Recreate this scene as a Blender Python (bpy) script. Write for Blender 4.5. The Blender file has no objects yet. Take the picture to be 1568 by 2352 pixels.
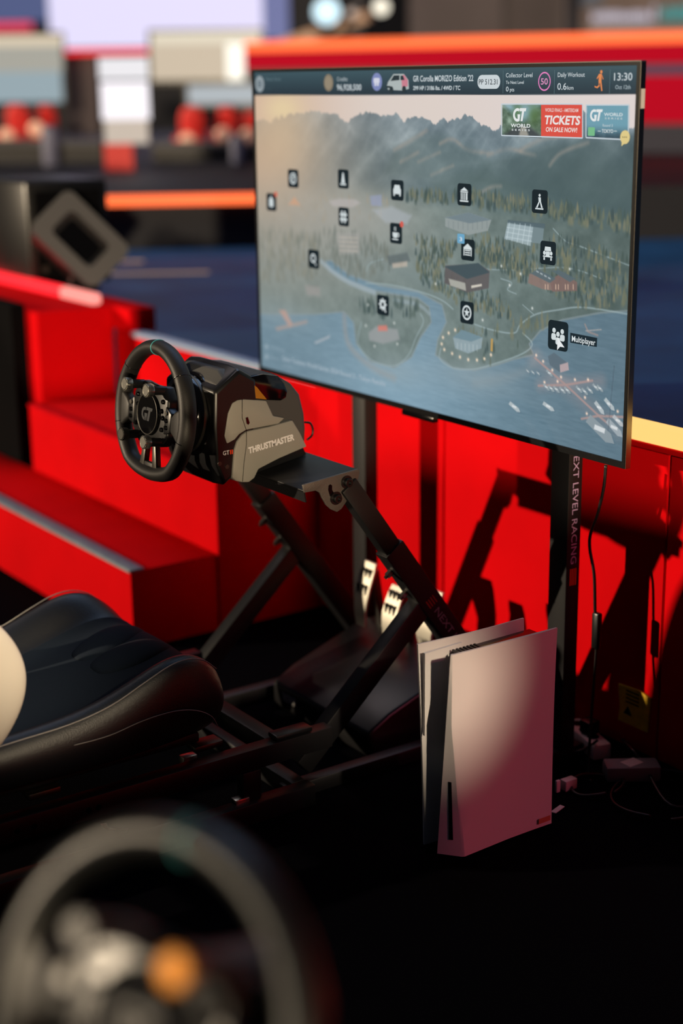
import bpy, bmesh, math, random
import numpy as np
from mathutils import Vector, Matrix

random.seed(7)
SC = bpy.context.scene
COL = SC.collection

# ------------------------------------------------------------------ camera
R0 = np.array([[0.57384547, 0.81888136, -0.0116055],
               [0.21494511, -0.16427047, -0.9627117],
               [-0.79025311, 0.5499532, -0.27028041]])
CAM = np.array([2.97293084, -2.29636629, 1.3389628])
FPX = 3550.0
cam_d = bpy.data.cameras.new('camera')
cam = bpy.data.objects.new('camera', cam_d)
COL.objects.link(cam)
SC.camera = cam
mr = Matrix(((R0[0][0], -R0[1][0], -R0[2][0]),
             (R0[0][1], -R0[1][1], -R0[2][1]),
             (R0[0][2], -R0[1][2], -R0[2][2])))
cam.matrix_world = Matrix.Translation(Vector(CAM)) @ mr.to_4x4()
cam_d.sensor_fit = 'VERTICAL'
cam_d.sensor_height = 36.0
cam_d.sensor_width = 24.0
cam_d.lens = FPX / 2352.0 * 36.0
cam_d.clip_start = 0.05
cam_d.clip_end = 200
cam_d.dof.use_dof = True
cam_d.dof.focus_distance = 2.82
cam_d.dof.aperture_fstop = 1.4

# ------------------------------------------------------------------ colour management
SC.view_settings.view_transform = 'Standard'
SC.view_settings.look = 'None'
SC.view_settings.exposure = 0.0
SC.view_settings.gamma = 1.0
SC.view_settings.use_curve_mapping = False

# ------------------------------------------------------------------ world and sun
W = bpy.data.worlds.new('hall_ambient')
SC.world = W
W.use_nodes = True
W.node_tree.nodes['Background'].inputs[0].default_value = (0.30, 0.42, 0.75, 1)
W.node_tree.nodes['Background'].inputs[1].default_value = 0.022


def add_sun(travel, strength, color, angle):
    l = bpy.data.lights.new('low_sun', 'SUN')
    l.energy = strength
    l.color = color
    l.angle = math.radians(angle)
    o = bpy.data.objects.new('low_sun', l)
    COL.objects.link(o)
    o.rotation_euler = Vector(travel).to_track_quat('-Z', 'Y').to_euler()
    o.location = (6, -6, 4)
    return o


SUN_AZ = -29.0    # degrees from +Y towards -X
SUN_EL = 11.0
ca = math.cos(math.radians(SUN_EL))
add_sun((-math.sin(math.radians(SUN_AZ)) * ca, math.cos(math.radians(SUN_AZ)) * ca,
         -math.sin(math.radians(SUN_EL))), 4.0, (1.0, 0.80, 0.56), 0.7)
# the same sun thrown back by the glass front on the right-hand side
add_sun((-0.876, 0.482, -0.044), 2.6, (1.0, 0.78, 0.50), 1.2)


def area_lamp(name, loc, target, size, power, color):
    l = bpy.data.lights.new(name, 'AREA')
    l.shape = 'RECTANGLE'
    l.size, l.size_y = size
    l.energy = power
    l.color = color
    o = bpy.data.objects.new(name, l)
    COL.objects.link(o)
    o.location = loc
    o.rotation_euler = (Vector(target) - Vector(loc)).to_track_quat('-Z', 'Y').to_euler()
    return o


# overhead wash of the hall
area_lamp('hall_wash', (-1.0, 1.5, 5.2), (0.3, -0.8, 0), (3.0, 3.0), 60, (0.45, 0.65, 1.0))
def spot_lamp(name, loc, target, angle, power, color, blend=0.6, radius=0.08):
    l = bpy.data.lights.new(name, 'SPOT')
    l.energy = power
    l.color = color
    l.spot_size = math.radians(angle)
    l.spot_blend = blend
    l.shadow_soft_size = radius
    o = bpy.data.objects.new(name, l)
    COL.objects.link(o)
    o.location = loc
    o.rotation_euler = (Vector(target) - Vector(loc)).to_track_quat('-Z', 'Y').to_euler()
    return o


spot_lamp('magenta_fill_spot', (5.5, 0.6, 3.0), (1.03, -0.36, 0.06), 12, 125, (1.0, 0.20, 0.36))  # added unseen lamp, pink fill on the console
spot_lamp('seat_fill_spot', (4.0, -1.2, 2.2), (0.40, -1.33, 0.36), 8.0, 800, (1.0, 0.80, 0.54), 0.7)  # added unseen lamp that brightens the seat bolsters
spot_lamp('console_fill_spot', (4.8, -1.1, 2.3), (1.05, -0.735, 0.33), 3.8, 620, (1.0, 0.80, 0.58), 0.5)  # added unseen lamp, warm fill on the console's front half
area_lamp('stage_wash', (-4.0, 0.0, 6.0), (-7.5, 4.0, 1.0), (3.0, 3.0), 160, (1.0, 0.85, 0.85))


# ------------------------------------------------------------------ pixel helpers (measuring the photograph)
def ray(x, y):
    return R0.T @ np.array([(x - 784.0) / FPX, (y - 1176.0) / FPX, 1.0])


def on(x, y, ax, v):
    r = ray(x, y)
    i = 'XYZ'.index(ax)
    t = (v - CAM[i]) / r[i]
    return Vector(CAM + r * t)


def deep(x, y, d):
    return Vector(CAM + ray(x, y) * d)


def lin(c):
    out = []
    for k in c[:3]:
        k = k / 255.0
        out.append(k / 12.92 if k <= 0.04045 else ((k + 0.055) / 1.055) ** 2.4)
    return tuple(out)


# ------------------------------------------------------------------ materials
MATS = {}


def mat(name, rgb, rough=0.5, metal=0.0, spec=0.5, noise=0.0, nscale=40.0, bump=0.0, bscale=200.0, coat=0.0, sheen=0.0):
    """rgb in sRGB 0-255"""
    if name in MATS:
        return MATS[name]
    m = bpy.data.materials.new(name)
    m.use_nodes = True
    nt = m.node_tree
    b = nt.nodes['Principled BSDF']
    c = lin(rgb)
    b.inputs['Base Color'].default_value = (*c, 1)
    b.inputs['Roughness'].default_value = rough
    b.inputs['Metallic'].default_value = metal
    b.inputs['Specular IOR Level'].default_value = spec
    b.inputs['Coat Weight'].default_value = coat
    b.inputs['Sheen Weight'].default_value = sheen
    tc = nt.nodes.new('ShaderNodeTexCoord')
    if noise > 0:
        n = nt.nodes.new('ShaderNodeTexNoise')
        n.inputs['Scale'].default_value = nscale
        n.inputs['Detail'].default_value = 5
        nt.links.new(tc.outputs['Object'], n.inputs['Vector'])
        r = nt.nodes.new('ShaderNodeValToRGB')
        r.color_ramp.elements[0].position = 0.3
        r.color_ramp.elements[1].position = 0.7
        r.color_ramp.elements[0].color = (*[k * (1 - noise) for k in c], 1)
        r.color_ramp.elements[1].color = (*[min(1, k * (1 + noise)) for k in c], 1)
        nt.links.new(n.outputs['Fac'], r.inputs['Fac'])
        nt.links.new(r.outputs['Color'], b.inputs['Base Color'])
    if bump > 0:
        n2 = nt.nodes.new('ShaderNodeTexNoise')
        n2.inputs['Scale'].default_value = bscale
        n2.inputs['Detail'].default_value = 3
        nt.links.new(tc.outputs['Object'], n2.inputs['Vector'])
        bp = nt.nodes.new('ShaderNodeBump')
        bp.inputs['Strength'].default_value = bump
        bp.inputs['Distance'].default_value = 0.002
        nt.links.new(n2.outputs['Fac'], bp.inputs['Height'])
        nt.links.new(bp.outputs['Normal'], b.inputs['Normal'])
    MATS[name] = m
    return m


def emit(name, rgb, strength=1.0, base=(10, 10, 10)):
    if name in MATS:
        return MATS[name]
    m = bpy.data.materials.new(name)
    m.use_nodes = True
    b = m.node_tree.nodes['Principled BSDF']
    b.inputs['Base Color'].default_value = (*lin(base), 1)
    b.inputs['Roughness'].default_value = 0.35
    b.inputs['Specular IOR Level'].default_value = 0.05
    b.inputs['Emission Color'].default_value = (*lin(rgb), 1)
    b.inputs['Emission Strength'].default_value = strength
    MATS[name] = m
    return m


# ------------------------------------------------------------------ mesh builder
ORG = {}


class MB:
    def __init__(self, M=None):
        self.v = []
        self.f = []
        self.mi = []
        self.M = M
        self.cur = 0

    def add(self, vs, fs):
        n = len(self.v)
        self.v += [Vector(p) for p in vs]
        self.f += [[i + n for i in f] for f in fs]
        self.mi += [self.cur] * len(fs)
        return self

    def box(self, lo, hi, M=None):
        x0, y0, z0 = lo
        x1, y1, z1 = hi
        vs = [Vector(p) for p in ((x0, y0, z0), (x1, y0, z0), (x1, y1, z0), (x0, y1, z0),
                                  (x0, y0, z1), (x1, y0, z1), (x1, y1, z1), (x0, y1, z1))]
        if M is not None:
            vs = [M @ p for p in vs]
        return self.add(vs, [(0, 3, 2, 1), (4, 5, 6, 7), (0, 1, 5, 4), (1, 2, 6, 5), (2, 3, 7, 6), (3, 0, 4, 7)])

    def bar(self, a, b, w, h, up=(0, 0, 1), taper=1.0):
        a = Vector(a)
        b = Vector(b)
        d = (b - a).normalized()
        s = d.cross(Vector(up))
        if s.length < 1e-5:
            s = d.cross(Vector((1, 0, 0)))
        s.normalize()
        u = s.cross(d).normalized()
        vs = []
        for p, k in ((a, 1.0), (b, taper)):
            for i, j in ((-1, -1), (1, -1), (1, 1), (-1, 1)):
                vs.append(p + s * (w / 2 * i * k) + u * (h / 2 * j * k))
        return self.add(vs, [(3, 2, 1, 0), (4, 5, 6, 7), (0, 1, 5, 4), (1, 2, 6, 5), (2, 3, 7, 6), (3, 0, 4, 7)])

    def cyl(self, a, b, r0, r1=None, n=20, caps=True):
        a = Vector(a)
        b = Vector(b)
        r1 = r0 if r1 is None else r1
        d = (b - a).normalized()
        s = d.orthogonal().normalized()
        t = d.cross(s)
        vs = []
        for p, r in ((a, r0), (b, r1)):
            for i in range(n):
                an = 2 * math.pi * i / n
                vs.append(p + s * (r * math.cos(an)) + t * (r * math.sin(an)))
        fs = [(i, (i + 1) % n, n + (i + 1) % n, n + i) for i in range(n)]
        if caps:
            fs += [tuple(range(n - 1, -1, -1)), tuple(range(n, 2 * n))]
        return self.add(vs, fs)

    def lathe(self, prof, o=(0, 0, 0), axis=(0, 0, 1), n=32):
        """prof: list of (r, h) along axis"""
        o = Vector(o)
        d = Vector(axis).normalized()
        s = d.orthogonal().normalized()
        t = d.cross(s)
        vs = []
        for r, h in prof:
            for i in range(n):
                an = 2 * math.pi * i / n
                vs.append(o + d * h + s * (r * math.cos(an)) + t * (r * math.sin(an)))
        fs = []
        m = len(prof)
        for k in range(m - 1):
            for i in range(n):
                j = (i + 1) % n
                fs.append((k * n + i, k * n + j, (k + 1) * n + j, (k + 1) * n + i))
        fs.append(tuple(range(n - 1, -1, -1)))
        fs.append(tuple(range((m - 1) * n, m * n)))
        return self.add(vs, fs)

    def tube(self, pts, r, n=8, closed=False, caps=True):
        pts = [Vector(p) for p in pts]
        m = len(pts)
        rr = r if isinstance(r, (list, tuple)) else [r] * m
        vs = []
        prev = None
        for k in range(m):
            if closed:
                d = pts[(k + 1) % m] - pts[k - 1]
            else:
                d = pts[min(k + 1, m - 1)] - pts[max(k - 1, 0)]
            d.normalize()
            if prev is None:
                s = d.orthogonal().normalized()
            else:
                s = (prev - d * prev.dot(d))
                s = s.normalized() if s.length > 1e-6 else d.orthogonal().normalized()
            prev = s
            t = d.cross(s)
            for i in range(n):
                an = 2 * math.pi * i / n
                vs.append(pts[k] + s * (rr[k] * math.cos(an)) + t * (rr[k] * math.sin(an)))
        fs = []
        for k in range(m if closed else m - 1):
            k2 = (k + 1) % m
            for i in range(n):
                j = (i + 1) % n
                fs.append((k * n + i, k * n + j, k2 * n + j, k2 * n + i))
        if not closed and caps:
            fs.append(tuple(range(n - 1, -1, -1)))
            fs.append(tuple(range((m - 1) * n, m * n)))
        return self.add(vs, fs)

    def prism(self, poly, off):
        """poly: list of 3-D points, off: extrusion vector"""
        poly = [Vector(p) for p in poly]
        off = Vector(off)
        n = len(poly)
        vs = poly + [p + off for p in poly]
        fs = [tuple(range(n - 1, -1, -1)), tuple(range(n, 2 * n))]
        fs += [(i, (i + 1) % n, n + (i + 1) % n, n + i) for i in range(n)]
        return self.add(vs, fs)

    def loft(self, secs, caps=True):
        n = len(secs[0])
        vs = [p for s in secs for p in s]
        fs = []
        for k in range(len(secs) - 1):
            for i in range(n):
                j = (i + 1) % n
                fs.append((k * n + i, k * n + j, (k + 1) * n + j, (k + 1) * n + i))
        if caps:
            fs.append(tuple(range(n - 1, -1, -1)))
            fs.append(tuple(range((len(secs) - 1) * n, len(secs) * n)))
        return self.add(vs, fs)

    def build(self, name, material, parent=None, smooth=None, bevel=0.0, segs=2, subdiv=0):
        me = bpy.data.meshes.new(name)
        org = ORG.get(parent.name, Vector((0, 0, 0))) if parent else Vector((0, 0, 0))
        vs = [(self.M @ p if self.M is not None else p) - org for p in self.v]
        me.from_pydata([tuple(p) for p in vs], [], self.f)
        mats = material if isinstance(material, (list, tuple)) else [material]
        for m in mats:
            me.materials.append(m)
        if len(mats) > 1:
            me.polygons.foreach_set('material_index', self.mi)
        bm = bmesh.new()
        bm.from_mesh(me)
        bmesh.ops.recalc_face_normals(bm, faces=bm.faces)
        if bevel > 0:
            ed = [e for e in bm.edges if len(e.link_faces) == 2 and e.calc_face_angle(0) > 0.5]
            bmesh.ops.bevel(bm, geom=ed, offset=bevel, segments=segs, profile=0.5, affect='EDGES', clamp_overlap=True)
        bm.to_mesh(me)
        bm.free()
        if smooth is None:
            smooth = 35 if bevel > 0 else 0
        if smooth:
            me.polygons.foreach_set('use_smooth', [True] * len(me.polygons))
            me.set_sharp_from_angle(angle=math.radians(smooth))
        o = bpy.data.objects.new(name, me)
        COL.objects.link(o)
        if subdiv:
            sm = o.modifiers.new('subdivision', 'SUBSURF')
            sm.levels = sm.render_levels = subdiv
        if parent:
            o.parent = parent
            ORG[o.name] = org
        else:
            ORG[o.name] = Vector((0, 0, 0))
        return o


def tag(o, label, cat, group=None):
    o['label'] = label
    o['category'] = cat
    if group:
        o['group'] = group
    return o


def thing(name, label, cat, loc=(0, 0, 0), group=None):
    o = bpy.data.objects.new(name, None)
    o.empty_display_size = 0.05
    COL.objects.link(o)
    o.location = loc
    ORG[o.name] = Vector(loc)
    return tag(o, label, cat, group)


def struct(o, label=None):
    o['kind'] = 'structure'
    if label:
        o['label'] = label
    return o


def copy_tree(o, parent=None):
    c = o.copy()
    COL.objects.link(c)
    c.parent = parent
    for ch in list(o.children):
        copy_tree(ch, c)
    return c


def text_mesh(s, bold=0.0):
    cu = bpy.data.curves.new('lettering', 'FONT')
    cu.body = s
    cu.size = 1.0
    cu.resolution_u = 3
    cu.offset = bold
    ob = bpy.data.objects.new('lettering', cu)
    COL.objects.link(ob)
    bpy.context.view_layer.update()
    me = bpy.data.meshes.new_from_object(ob.evaluated_get(bpy.context.evaluated_depsgraph_get()))
    bpy.data.objects.remove(ob)
    bpy.data.curves.remove(cu)
    n = len(me.vertices)
    co = np.zeros(n * 3)
    me.vertices.foreach_get('co', co)
    co = co.reshape(-1, 3)
    fs = [tuple(p.vertices) for p in me.polygons]
    bpy.data.meshes.remove(me)
    co[:, 0] -= co[:, 0].min()
    w = co[:, 0].max()
    return co, fs, w


def text_on(name, s, p0, xdir, ydir, width, capheight, material, parent, bold=0.0, shear=0.0):
    """lettering laid on a surface: p0 baseline-left, xdir/ydir unit vectors"""
    co, fs, w = text_mesh(s, bold)
    sx = width / w
    sy = capheight / 0.69
    xd = Vector(xdir).normalized()
    yd = Vector(ydir).normalized()
    p0 = Vector(p0)
    vs = [p0 + xd * (c[0] * sx + c[1] * sy * shear) + yd * (c[1] * sy) for c in co]
    b = MB()
    b.add(vs, fs)
    return b.build(name, material, parent)


def arc(cx, cy, r, a0, a1, n=12, ry=None):
    ry = r if ry is None else ry
    return [(cx + r * math.cos(math.radians(a0 + (a1 - a0) * i / n)),
             cy + ry * math.sin(math.radians(a0 + (a1 - a0) * i / n))) for i in range(n + 1)]


def smoothpts(pts, per=6, closed=False):
    """Catmull-Rom through points"""
    P = [Vector(p) for p in pts]
    out = []
    n = len(P)
    for i in range(n if closed else n - 1):
        p0 = P[i - 1] if (i > 0 or closed) else P[0]
        p1 = P[i]
        p2 = P[(i + 1) % n]
        p3 = P[(i + 2) % n] if (i + 2 < n or closed) else P[-1]
        for k in range(per):
            t = k / per
            out.append(0.5 * ((2 * p1) + (p2 - p0) * t + (2 * p0 - 5 * p1 + 4 * p2 - p3) * t * t
                              + (3 * p1 - p0 - 3 * p2 + p3) * t ** 3))
    if not closed:
        out.append(P[-1])
    return out


# palette
M_RED = mat('red_panel', (204, 4, 12), 0.9, noise=0.06, nscale=6, spec=0.04)
M_REDT = mat('red_carpet', (196, 8, 20), 0.9, noise=0.15, nscale=90, spec=0.03)
M_CARPET = mat('black_carpet', (4, 4, 8), 0.98, spec=0.02, noise=0.4, nscale=300)
M_STAGE = mat('stage_vinyl', (26, 68, 108), 0.5, spec=0.2, noise=0.25, nscale=3)
M_BLACK = mat('black_metal', (20, 20, 22), 0.42, spec=0.4, bump=0.12, bscale=900)
M_BLACKF = mat('black_fabric', (9, 9, 11), 0.95, spec=0.05)
M_PLAST = mat('black_plastic', (15, 15, 17), 0.35, spec=0.5)
M_GLOSS = mat('gloss_black', (7, 7, 9), 0.12, spec=0.6)
M_GREY = mat('charcoal_plastic', (66, 66, 66), 0.5, spec=0.35, bump=0.05, bscale=1200)
M_LEATHER = mat('black_leather', (24, 26, 31), 0.42, spec=0.55, bump=0.25, bscale=420)
M_FABRIC = mat('navy_fabric', (20, 30, 42), 0.85, spec=0.2, bump=0.3, bscale=700)
M_PALE = mat('pale_leather', (205, 200, 190), 0.5, spec=0.4, bump=0.2, bscale=260)
M_STITCH = mat('grey_thread', (150, 145, 140), 0.6)
M_RUBBER = mat('rim_leather', (26, 25, 25), 0.5, spec=0.4, bump=0.15, bscale=600)
M_STEEL = mat('brushed_steel', (200, 198, 190), 0.28, metal=1.0)
M_ALU = mat('pedal_aluminium', (225, 220, 205), 0.35, metal=0.6)
M_DARKSTEEL = mat('dark_steel', (90, 88, 84), 0.4, metal=0.9)
M_WHITE = mat('white_plastic', (222, 218, 214), 0.5, spec=0.35)
M_PRINT = mat('white_print', (225, 222, 225), 0.4)
M_ORANGE = mat('orange_print', (225, 60, 20), 0.5)
M_NOSE = mat('grey_nosing', (118, 132, 140), 0.5, spec=0.4, noise=0.1, nscale=30)
M_BLUENOSE = mat('pale_nosing', (150, 175, 205), 0.4, spec=0.5)
E_RED = emit('red_led', (255, 40, 50), 1.6)
E_ORANGE = emit('orange_led', (255, 110, 60), 1.7)
E_SUNLIT = emit('sunlit_led', (255, 150, 140), 1.3)  # end of the red strip, with sunlight put into its colour
E_YELLOW = emit('amber_led', (255, 205, 120), 1.15)

# ================================================================== the setting
struct(MB().box((-16, -9, -0.1), (9, 0.30, 0)).build('floor', M_CARPET), 'black carpet floor of the hall')

# ---- raised stage
stage = thing('stage_platform', 'low stage with red front panels and a dark glossy deck', 'stage', (2.0, 2.0, 0))
MB().box((-16, -0.10, 0.56), (6, 24, 0.60)).build('stage_deck', M_STAGE, stage)
MB().box((-0.215, -0.118, 0.0), (6, -0.06, 0.56)).build('stage_core', M_BLACKF, stage)
# red cladding panels of the front, joints left open
xs = [-0.218, 0.05, 0.30, 0.30, 0.985, 1.75, 2.55, 3.35, 4.15]
for a, b in ((0, 2), (3, 4), (4, 5), (5, 6), (6, 7), (7, 8)):
    MB().box((xs[a] + 0.003, -0.15, 0.012), (xs[b] - 0.003, -0.119, 0.640)).build('front_panel', M_RED, stage, bevel=0.002)
MB().box((-0.215, -0.150, 0.6405), (4.6, -0.104, 0.652)).build('edge_rail', M_RED, stage, bevel=0.003)
MB().box((-0.215, -0.152, 0.6525), (4.6, -0.112, 0.690)).build('led_strip', E_YELLOW, stage, bevel=0.008)

# ---- stairs up to the stage
st = thing('staircase', 'red carpeted stairs leading up to the stage behind the steering wheel', 'stairs', (-0.8, -0.4, 0))
s1 = MB().box((-2.3, -0.69, 0.0), (-0.228, -0.448, 0.20)).build('step', M_RED, st, bevel=0.003)
MB().box((-2.3, -0.693, 0.196), (-0.228, -0.652, 0.204)).build('nosing', M_NOSE, s1, bevel=0.002)
s2 = MB().box((-1.33, -0.448, 0.0), (-0.222, -0.145, 0.40)).build('step', M_RED, st, bevel=0.003)
MB().box((-1.33, -0.451, 0.394), (-0.222, -0.425, 0.403)).build('nosing', M_REDT, s2, bevel=0.002)
s3 = MB().box((-1.33, -0.145, 0.0), (-0.222, -0.102, 0.598)).build('landing', M_RED, st, bevel=0.003)
MB().box((-1.221, -0.150, 0.590), (-0.222, -0.108, 0.606)).build('nosing', M_BLUENOSE, s3, bevel=0.002)

ck = thing('stair_cheek', 'red side wall at the far end of the stairs below the grey lamp', 'wall', (-1.6, -0.3, 0))
MB().box((-2.3, -0.40, 0.202), (-1.335, -0.152, 0.672)).build('cheek', M_RED, ck, bevel=0.003)
MB().box((-3.4, -0.447, 0.202), (-1.42, -0.402, 0.69)).build('skirt', M_BLACKF, ck)
MB().box((-3.4, -0.15, 0.602), (-1.222, -0.06, 0.672)).build('parapet', M_RED, ck, bevel=0.003)
MB().box((-3.4, -0.205, 0.6725), (-1.60, -0.165, 0.708)).build('led_strip', E_RED, ck, bevel=0.01)
MB().box((-1.60, -0.205, 0.6725), (-1.37, -0.165, 0.708)).build('led_strip', E_SUNLIT, ck, bevel=0.01)

# ---- raised platform further back on the stage with its light bar
a = on(190, 462, 'Z', 0.82)
b = on(585, 455, 'Z', 0.82)
d = (b - a).normalized()
nrm = Vector((-d.y, d.x, 0))
pf = thing('rear_platform', 'black raised platform across the back of the stage', 'platform', (a.x, a.y, 0.6))
e0 = a - d * 0.02
e1 = a + d * 9
MB().prism([e0 + Vector((0, 0, 0.022)), e1 + Vector((0, 0, 0.022)), e1 + nrm * 9 + Vector((0, 0, 0.022)), a - d * 9 + nrm * 9 + Vector((0, 0, 0.022)), a - d * 9 + nrm * 0.4 + Vector((0, 0, 0.022))],
           (0, 0, -0.24)).build('deck', mat('platform_black', (12, 15, 28), 0.6, spec=0.2), pf)
MB().bar(a - nrm * 0.02, a + d * 0.92 - nrm * 0.02, 0.03, 0.045).build('led_strip', E_ORANGE, pf, bevel=0.008)

# ---- red counter wall with light strip behind the screen
a = on(560, 113, 'Z', 1.55)
b = on(1700, 88, 'Z', 1.55)
d = (b - a).normalized()
nb = Vector((-d.y, d.x, 0))
fc = thing('red_counter_wall', 'long red counter wall with a glowing strip along its top edge', 'counter', (a.x, a.y, 0.845))


def wallseg(p, q, z0, z1, th, name, m, par, bevel=0.0):
    n = Vector((-(q - p).y, (q - p).x, 0)).normalized()
    P = [Vector((p.x, p.y, z0)), Vector((q.x, q.y, z0)), Vector((q.x, q.y, z1)), Vector((p.x, p.y, z1))]
    return MB().prism(P, n * th).build(name, m, par, bevel=bevel)


M_FASC = mat('crimson_fascia', (150, 3, 32), 0.8, spec=0.05)
p2 = a + d * 1.35
wallseg(p2, b, 1.03, 1.335, 0.08, 'lower_fascia', M_FASC, fc)
wallseg(p2, b, 1.335, 1.40, 0.04, 'dark_band', mat('navy_band', (34, 44, 78), 0.5), fc)
wallseg(a, b, 1.40, 1.535, 0.08, 'upper_fascia', M_FASC, fc)
wallseg(a, b, 1.535, 1.60, 0.05, 'led_strip', E_ORANGE, fc)
wallseg(p2, b, 0.845, 1.03, 0.06, 'plinth', mat('dark_navy', (14, 16, 36), 0.6), fc)
wallseg(a, p2, 0.845, 1.40, 0.06, 'plinth', mat('dark_navy', (14, 16, 36), 0.6), fc)

# ---- far walls of the hall
def wall_at(name, x0, x1, y0, y1, dist, m, th=0.1):
    P = [deep(x0, y1, dist), deep(x1, y1, dist), deep(x1, y0, dist), deep(x0, y0, dist)]
    back = Vector(R0[2])
    return MB().prism(P, back * th).build(name, m)


struct(wall_at('wall_back', -900, 2600, -1200, 700, 26, mat('hall_dark', (16, 19, 32), 0.8)), 'dark far wall of the hall')
struct(wall_at('wall_right', 940, 1330, -300, 300, 19, mat('hall_taupe', (72, 66, 72), 0.8, noise=0.1, nscale=2)), 'taupe wall panel at the back of the hall')
struct(wall_at('trim_1', 1158, 1164, -300, 300, 18.9, mat('hall_taupe_d', (46, 42, 48), 0.8)), 'joint between taupe wall panels')
struct(wall_at('trim_2', 1308, 1336, -300, 300, 18.8, mat('hall_joint', (40, 40, 52), 0.8)), 'dark joint beside the sign wall')

# ================================================================== television
TVX, TVZ, HW, HH, TY, KS = 0.4577, 1.0141, 0.604, 0.3397, -0.3536, 0.8459


def scr(x, y, off=0.0):
    return on(x, y, 'Y', TY - off)


tv = thing('television', 'large flat television showing a mountain resort map with menu icons', 'television', (TVX, TY + 0.03, 0.66))
M_BEZ = mat('bezel_black', (10, 11, 14), 0.25, spec=0.5)
M_TVSIDE = mat('tv_side_metal', (165, 158, 148), 0.22, metal=1.0)
XL, XR, ZB, ZT = TVX - HW, TVX + HW, TVZ - HH, TVZ + HH
b = MB()
b.box((XL - 0.007, TY - 0.003, ZT), (XR + 0.007, TY + 0.009, ZT + 0.006))
b.box((XL - 0.007, TY - 0.003, ZB - 0.012), (XR + 0.007, TY + 0.009, ZB))
b.box((XL - 0.007, TY - 0.003, ZB), (XL, TY + 0.009, ZT))
b.box((XR, TY - 0.003, ZB), (XR + 0.007, TY + 0.009, ZT))
b.build('bezel', M_BEZ, tv)
MB().box((XR + 0.0072, TY - 0.002, ZB - 0.012), (XR + 0.009, TY + 0.010, ZT + 0.006)).build('side_trim', M_TVSIDE, tv)
MB().box((XL - 0.007, TY - 0.002, ZT + 0.0062), (XR + 0.009, TY + 0.010, ZT + 0.0075)).build('top_trim', M_DARKSTEEL, tv)
MB().box((XR + 0.0091, TY, 1.284), (XR + 0.0096, TY + 0.009, 1.316)).build('side_sticker', M_PRINT, tv)
MB().box((XL - 0.004, TY + 0.009, ZB - 0.010), (XR + 0.004, TY + 0.014, ZT)).build('back_panel', M_PLAST, tv)
MB().box((XL + 0.2, TY + 0.014, ZB + 0.03), (XR - 0.2, TY + 0.040, ZB + 0.34)).build('electronics_box', M_PLAST, tv, bevel=0.008)
p = on(925, 943, 'Y', TY)
q = on(998, 962, 'Y', TY)
MB().box((p.x, TY - 0.004, ZB - 0.0235), (q.x, TY + 0.010, ZB - 0.0122)).build('sensor_tab', M_GLOSS, tv, bevel=0.002)

# ---- picture on the screen, painted per vertex
NX, NY = 760, 428
uu, vv = np.meshgrid(np.linspace(0, 1, NX + 1), np.linspace(0, 1, NY + 1))   # v from top


def uv(x, y):
    p = scr(x, y)
    return ((p.x - TVX + HW) / (2 * HW), (TVZ + HH - p.z) / (2 * HH))


rng = np.random.default_rng(3)


def vnoise(fx, fy, seed):
    r = np.random.default_rng(seed)
    gx, gy = int(fx) + 3, int(fy) + 3
    g = r.random((gy, gx))
    X = uu * fx
    Y = vv * fy
    xi = X.astype(int)
    yi = Y.astype(int)
    tx = X - xi
    ty = Y - yi
    tx = tx * tx * (3 - 2 * tx)
    ty = ty * ty * (3 - 2 * ty)
    return (g[yi, xi] * (1 - tx) + g[yi, xi + 1] * tx) * (1 - ty) + (g[yi + 1, xi] * (1 - tx) + g[yi + 1, xi + 1] * tx) * ty


def fbm(fx, fy, seed, oct=5, ridged=False):
    s = 0
    a = 1.0
    t = 0
    for o in range(oct):
        n = vnoise(fx * 2 ** o, fy * 2 ** o, seed + o)
        if ridged:
            n = 1 - abs(2 * n - 1)
        s = s + a * n
        t += a
        a *= 0.55
    return s / t


def mix(img, col, m):
    m = m[..., None]
    c = np.array(col, float) if not isinstance(col, np.ndarray) else col
    return img * (1 - m) + c * m


def sstep(x, a, b):
    t = np.clip((x - a) / (b - a), 0, 1)
    return t * t * (3 - 2 * t)


def curve_y(pts, x):
    pts = sorted(pts)
    return np.interp(x, [p[0] for p in pts], [p[1] for p in pts])


def polymask(px_pts, soft=0.0015, isuv=False):
    P = px_pts if isuv else [uv(*p) for p in px_pts]
    inside = np.zeros(uu.shape, bool)
    n = len(P)
    dist = np.full(uu.shape, 9.0)
    for i in range(n):
        x0, y0 = P[i]
        x1, y1 = P[(i + 1) % n]
        if abs(y1 - y0) > 1e-9:
            c = ((y0 > vv) != (y1 > vv)) & (uu < (x1 - x0) * (vv - y0) / (y1 - y0) + x0)
            inside ^= c
        dist = np.minimum(dist, segdist((x0, y0), (x1, y1)))
    sd = np.where(inside, -dist, dist)
    return np.clip(0.5 - sd / (2 * soft), 0, 1)


ASP = 16 / 9.0


def segdist(a, b):
    ax, ay = a[0] * ASP, a[1]
    bx, by = b[0] * ASP, b[1]
    X = uu * ASP
    dx, dy = bx - ax, by - ay
    L = dx * dx + dy * dy + 1e-12
    t = np.clip(((X - ax) * dx + (vv - ay) * dy) / L, 0, 1)
    return np.hypot(X - ax - t * dx, vv - ay - t * dy)


def polyline(px_pts, w, soft=0.0015, smooth=True):
    if smooth:
        S = [(p.x, p.y) for p in smoothpts([(x, y, 0) for x, y in px_pts], 5)]
    else:
        S = px_pts
    P = [uv(*p) for p in S]
    d = np.full(uu.shape, 9.0)
    for i in range(len(P) - 1):
        d = np.minimum(d, segdist(P[i], P[i + 1]))
    return np.clip(0.5 - (d - w) / (2 * soft), 0, 1)


def blob(x, y, r, isuv=False, ry=None):
    u0, v0 = (x, y) if isuv else uv(x, y)
    ry = r if ry is None else ry
    return np.exp(-(((uu - u0) * ASP / r) ** 2 + ((vv - v0) / ry) ** 2))


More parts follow.
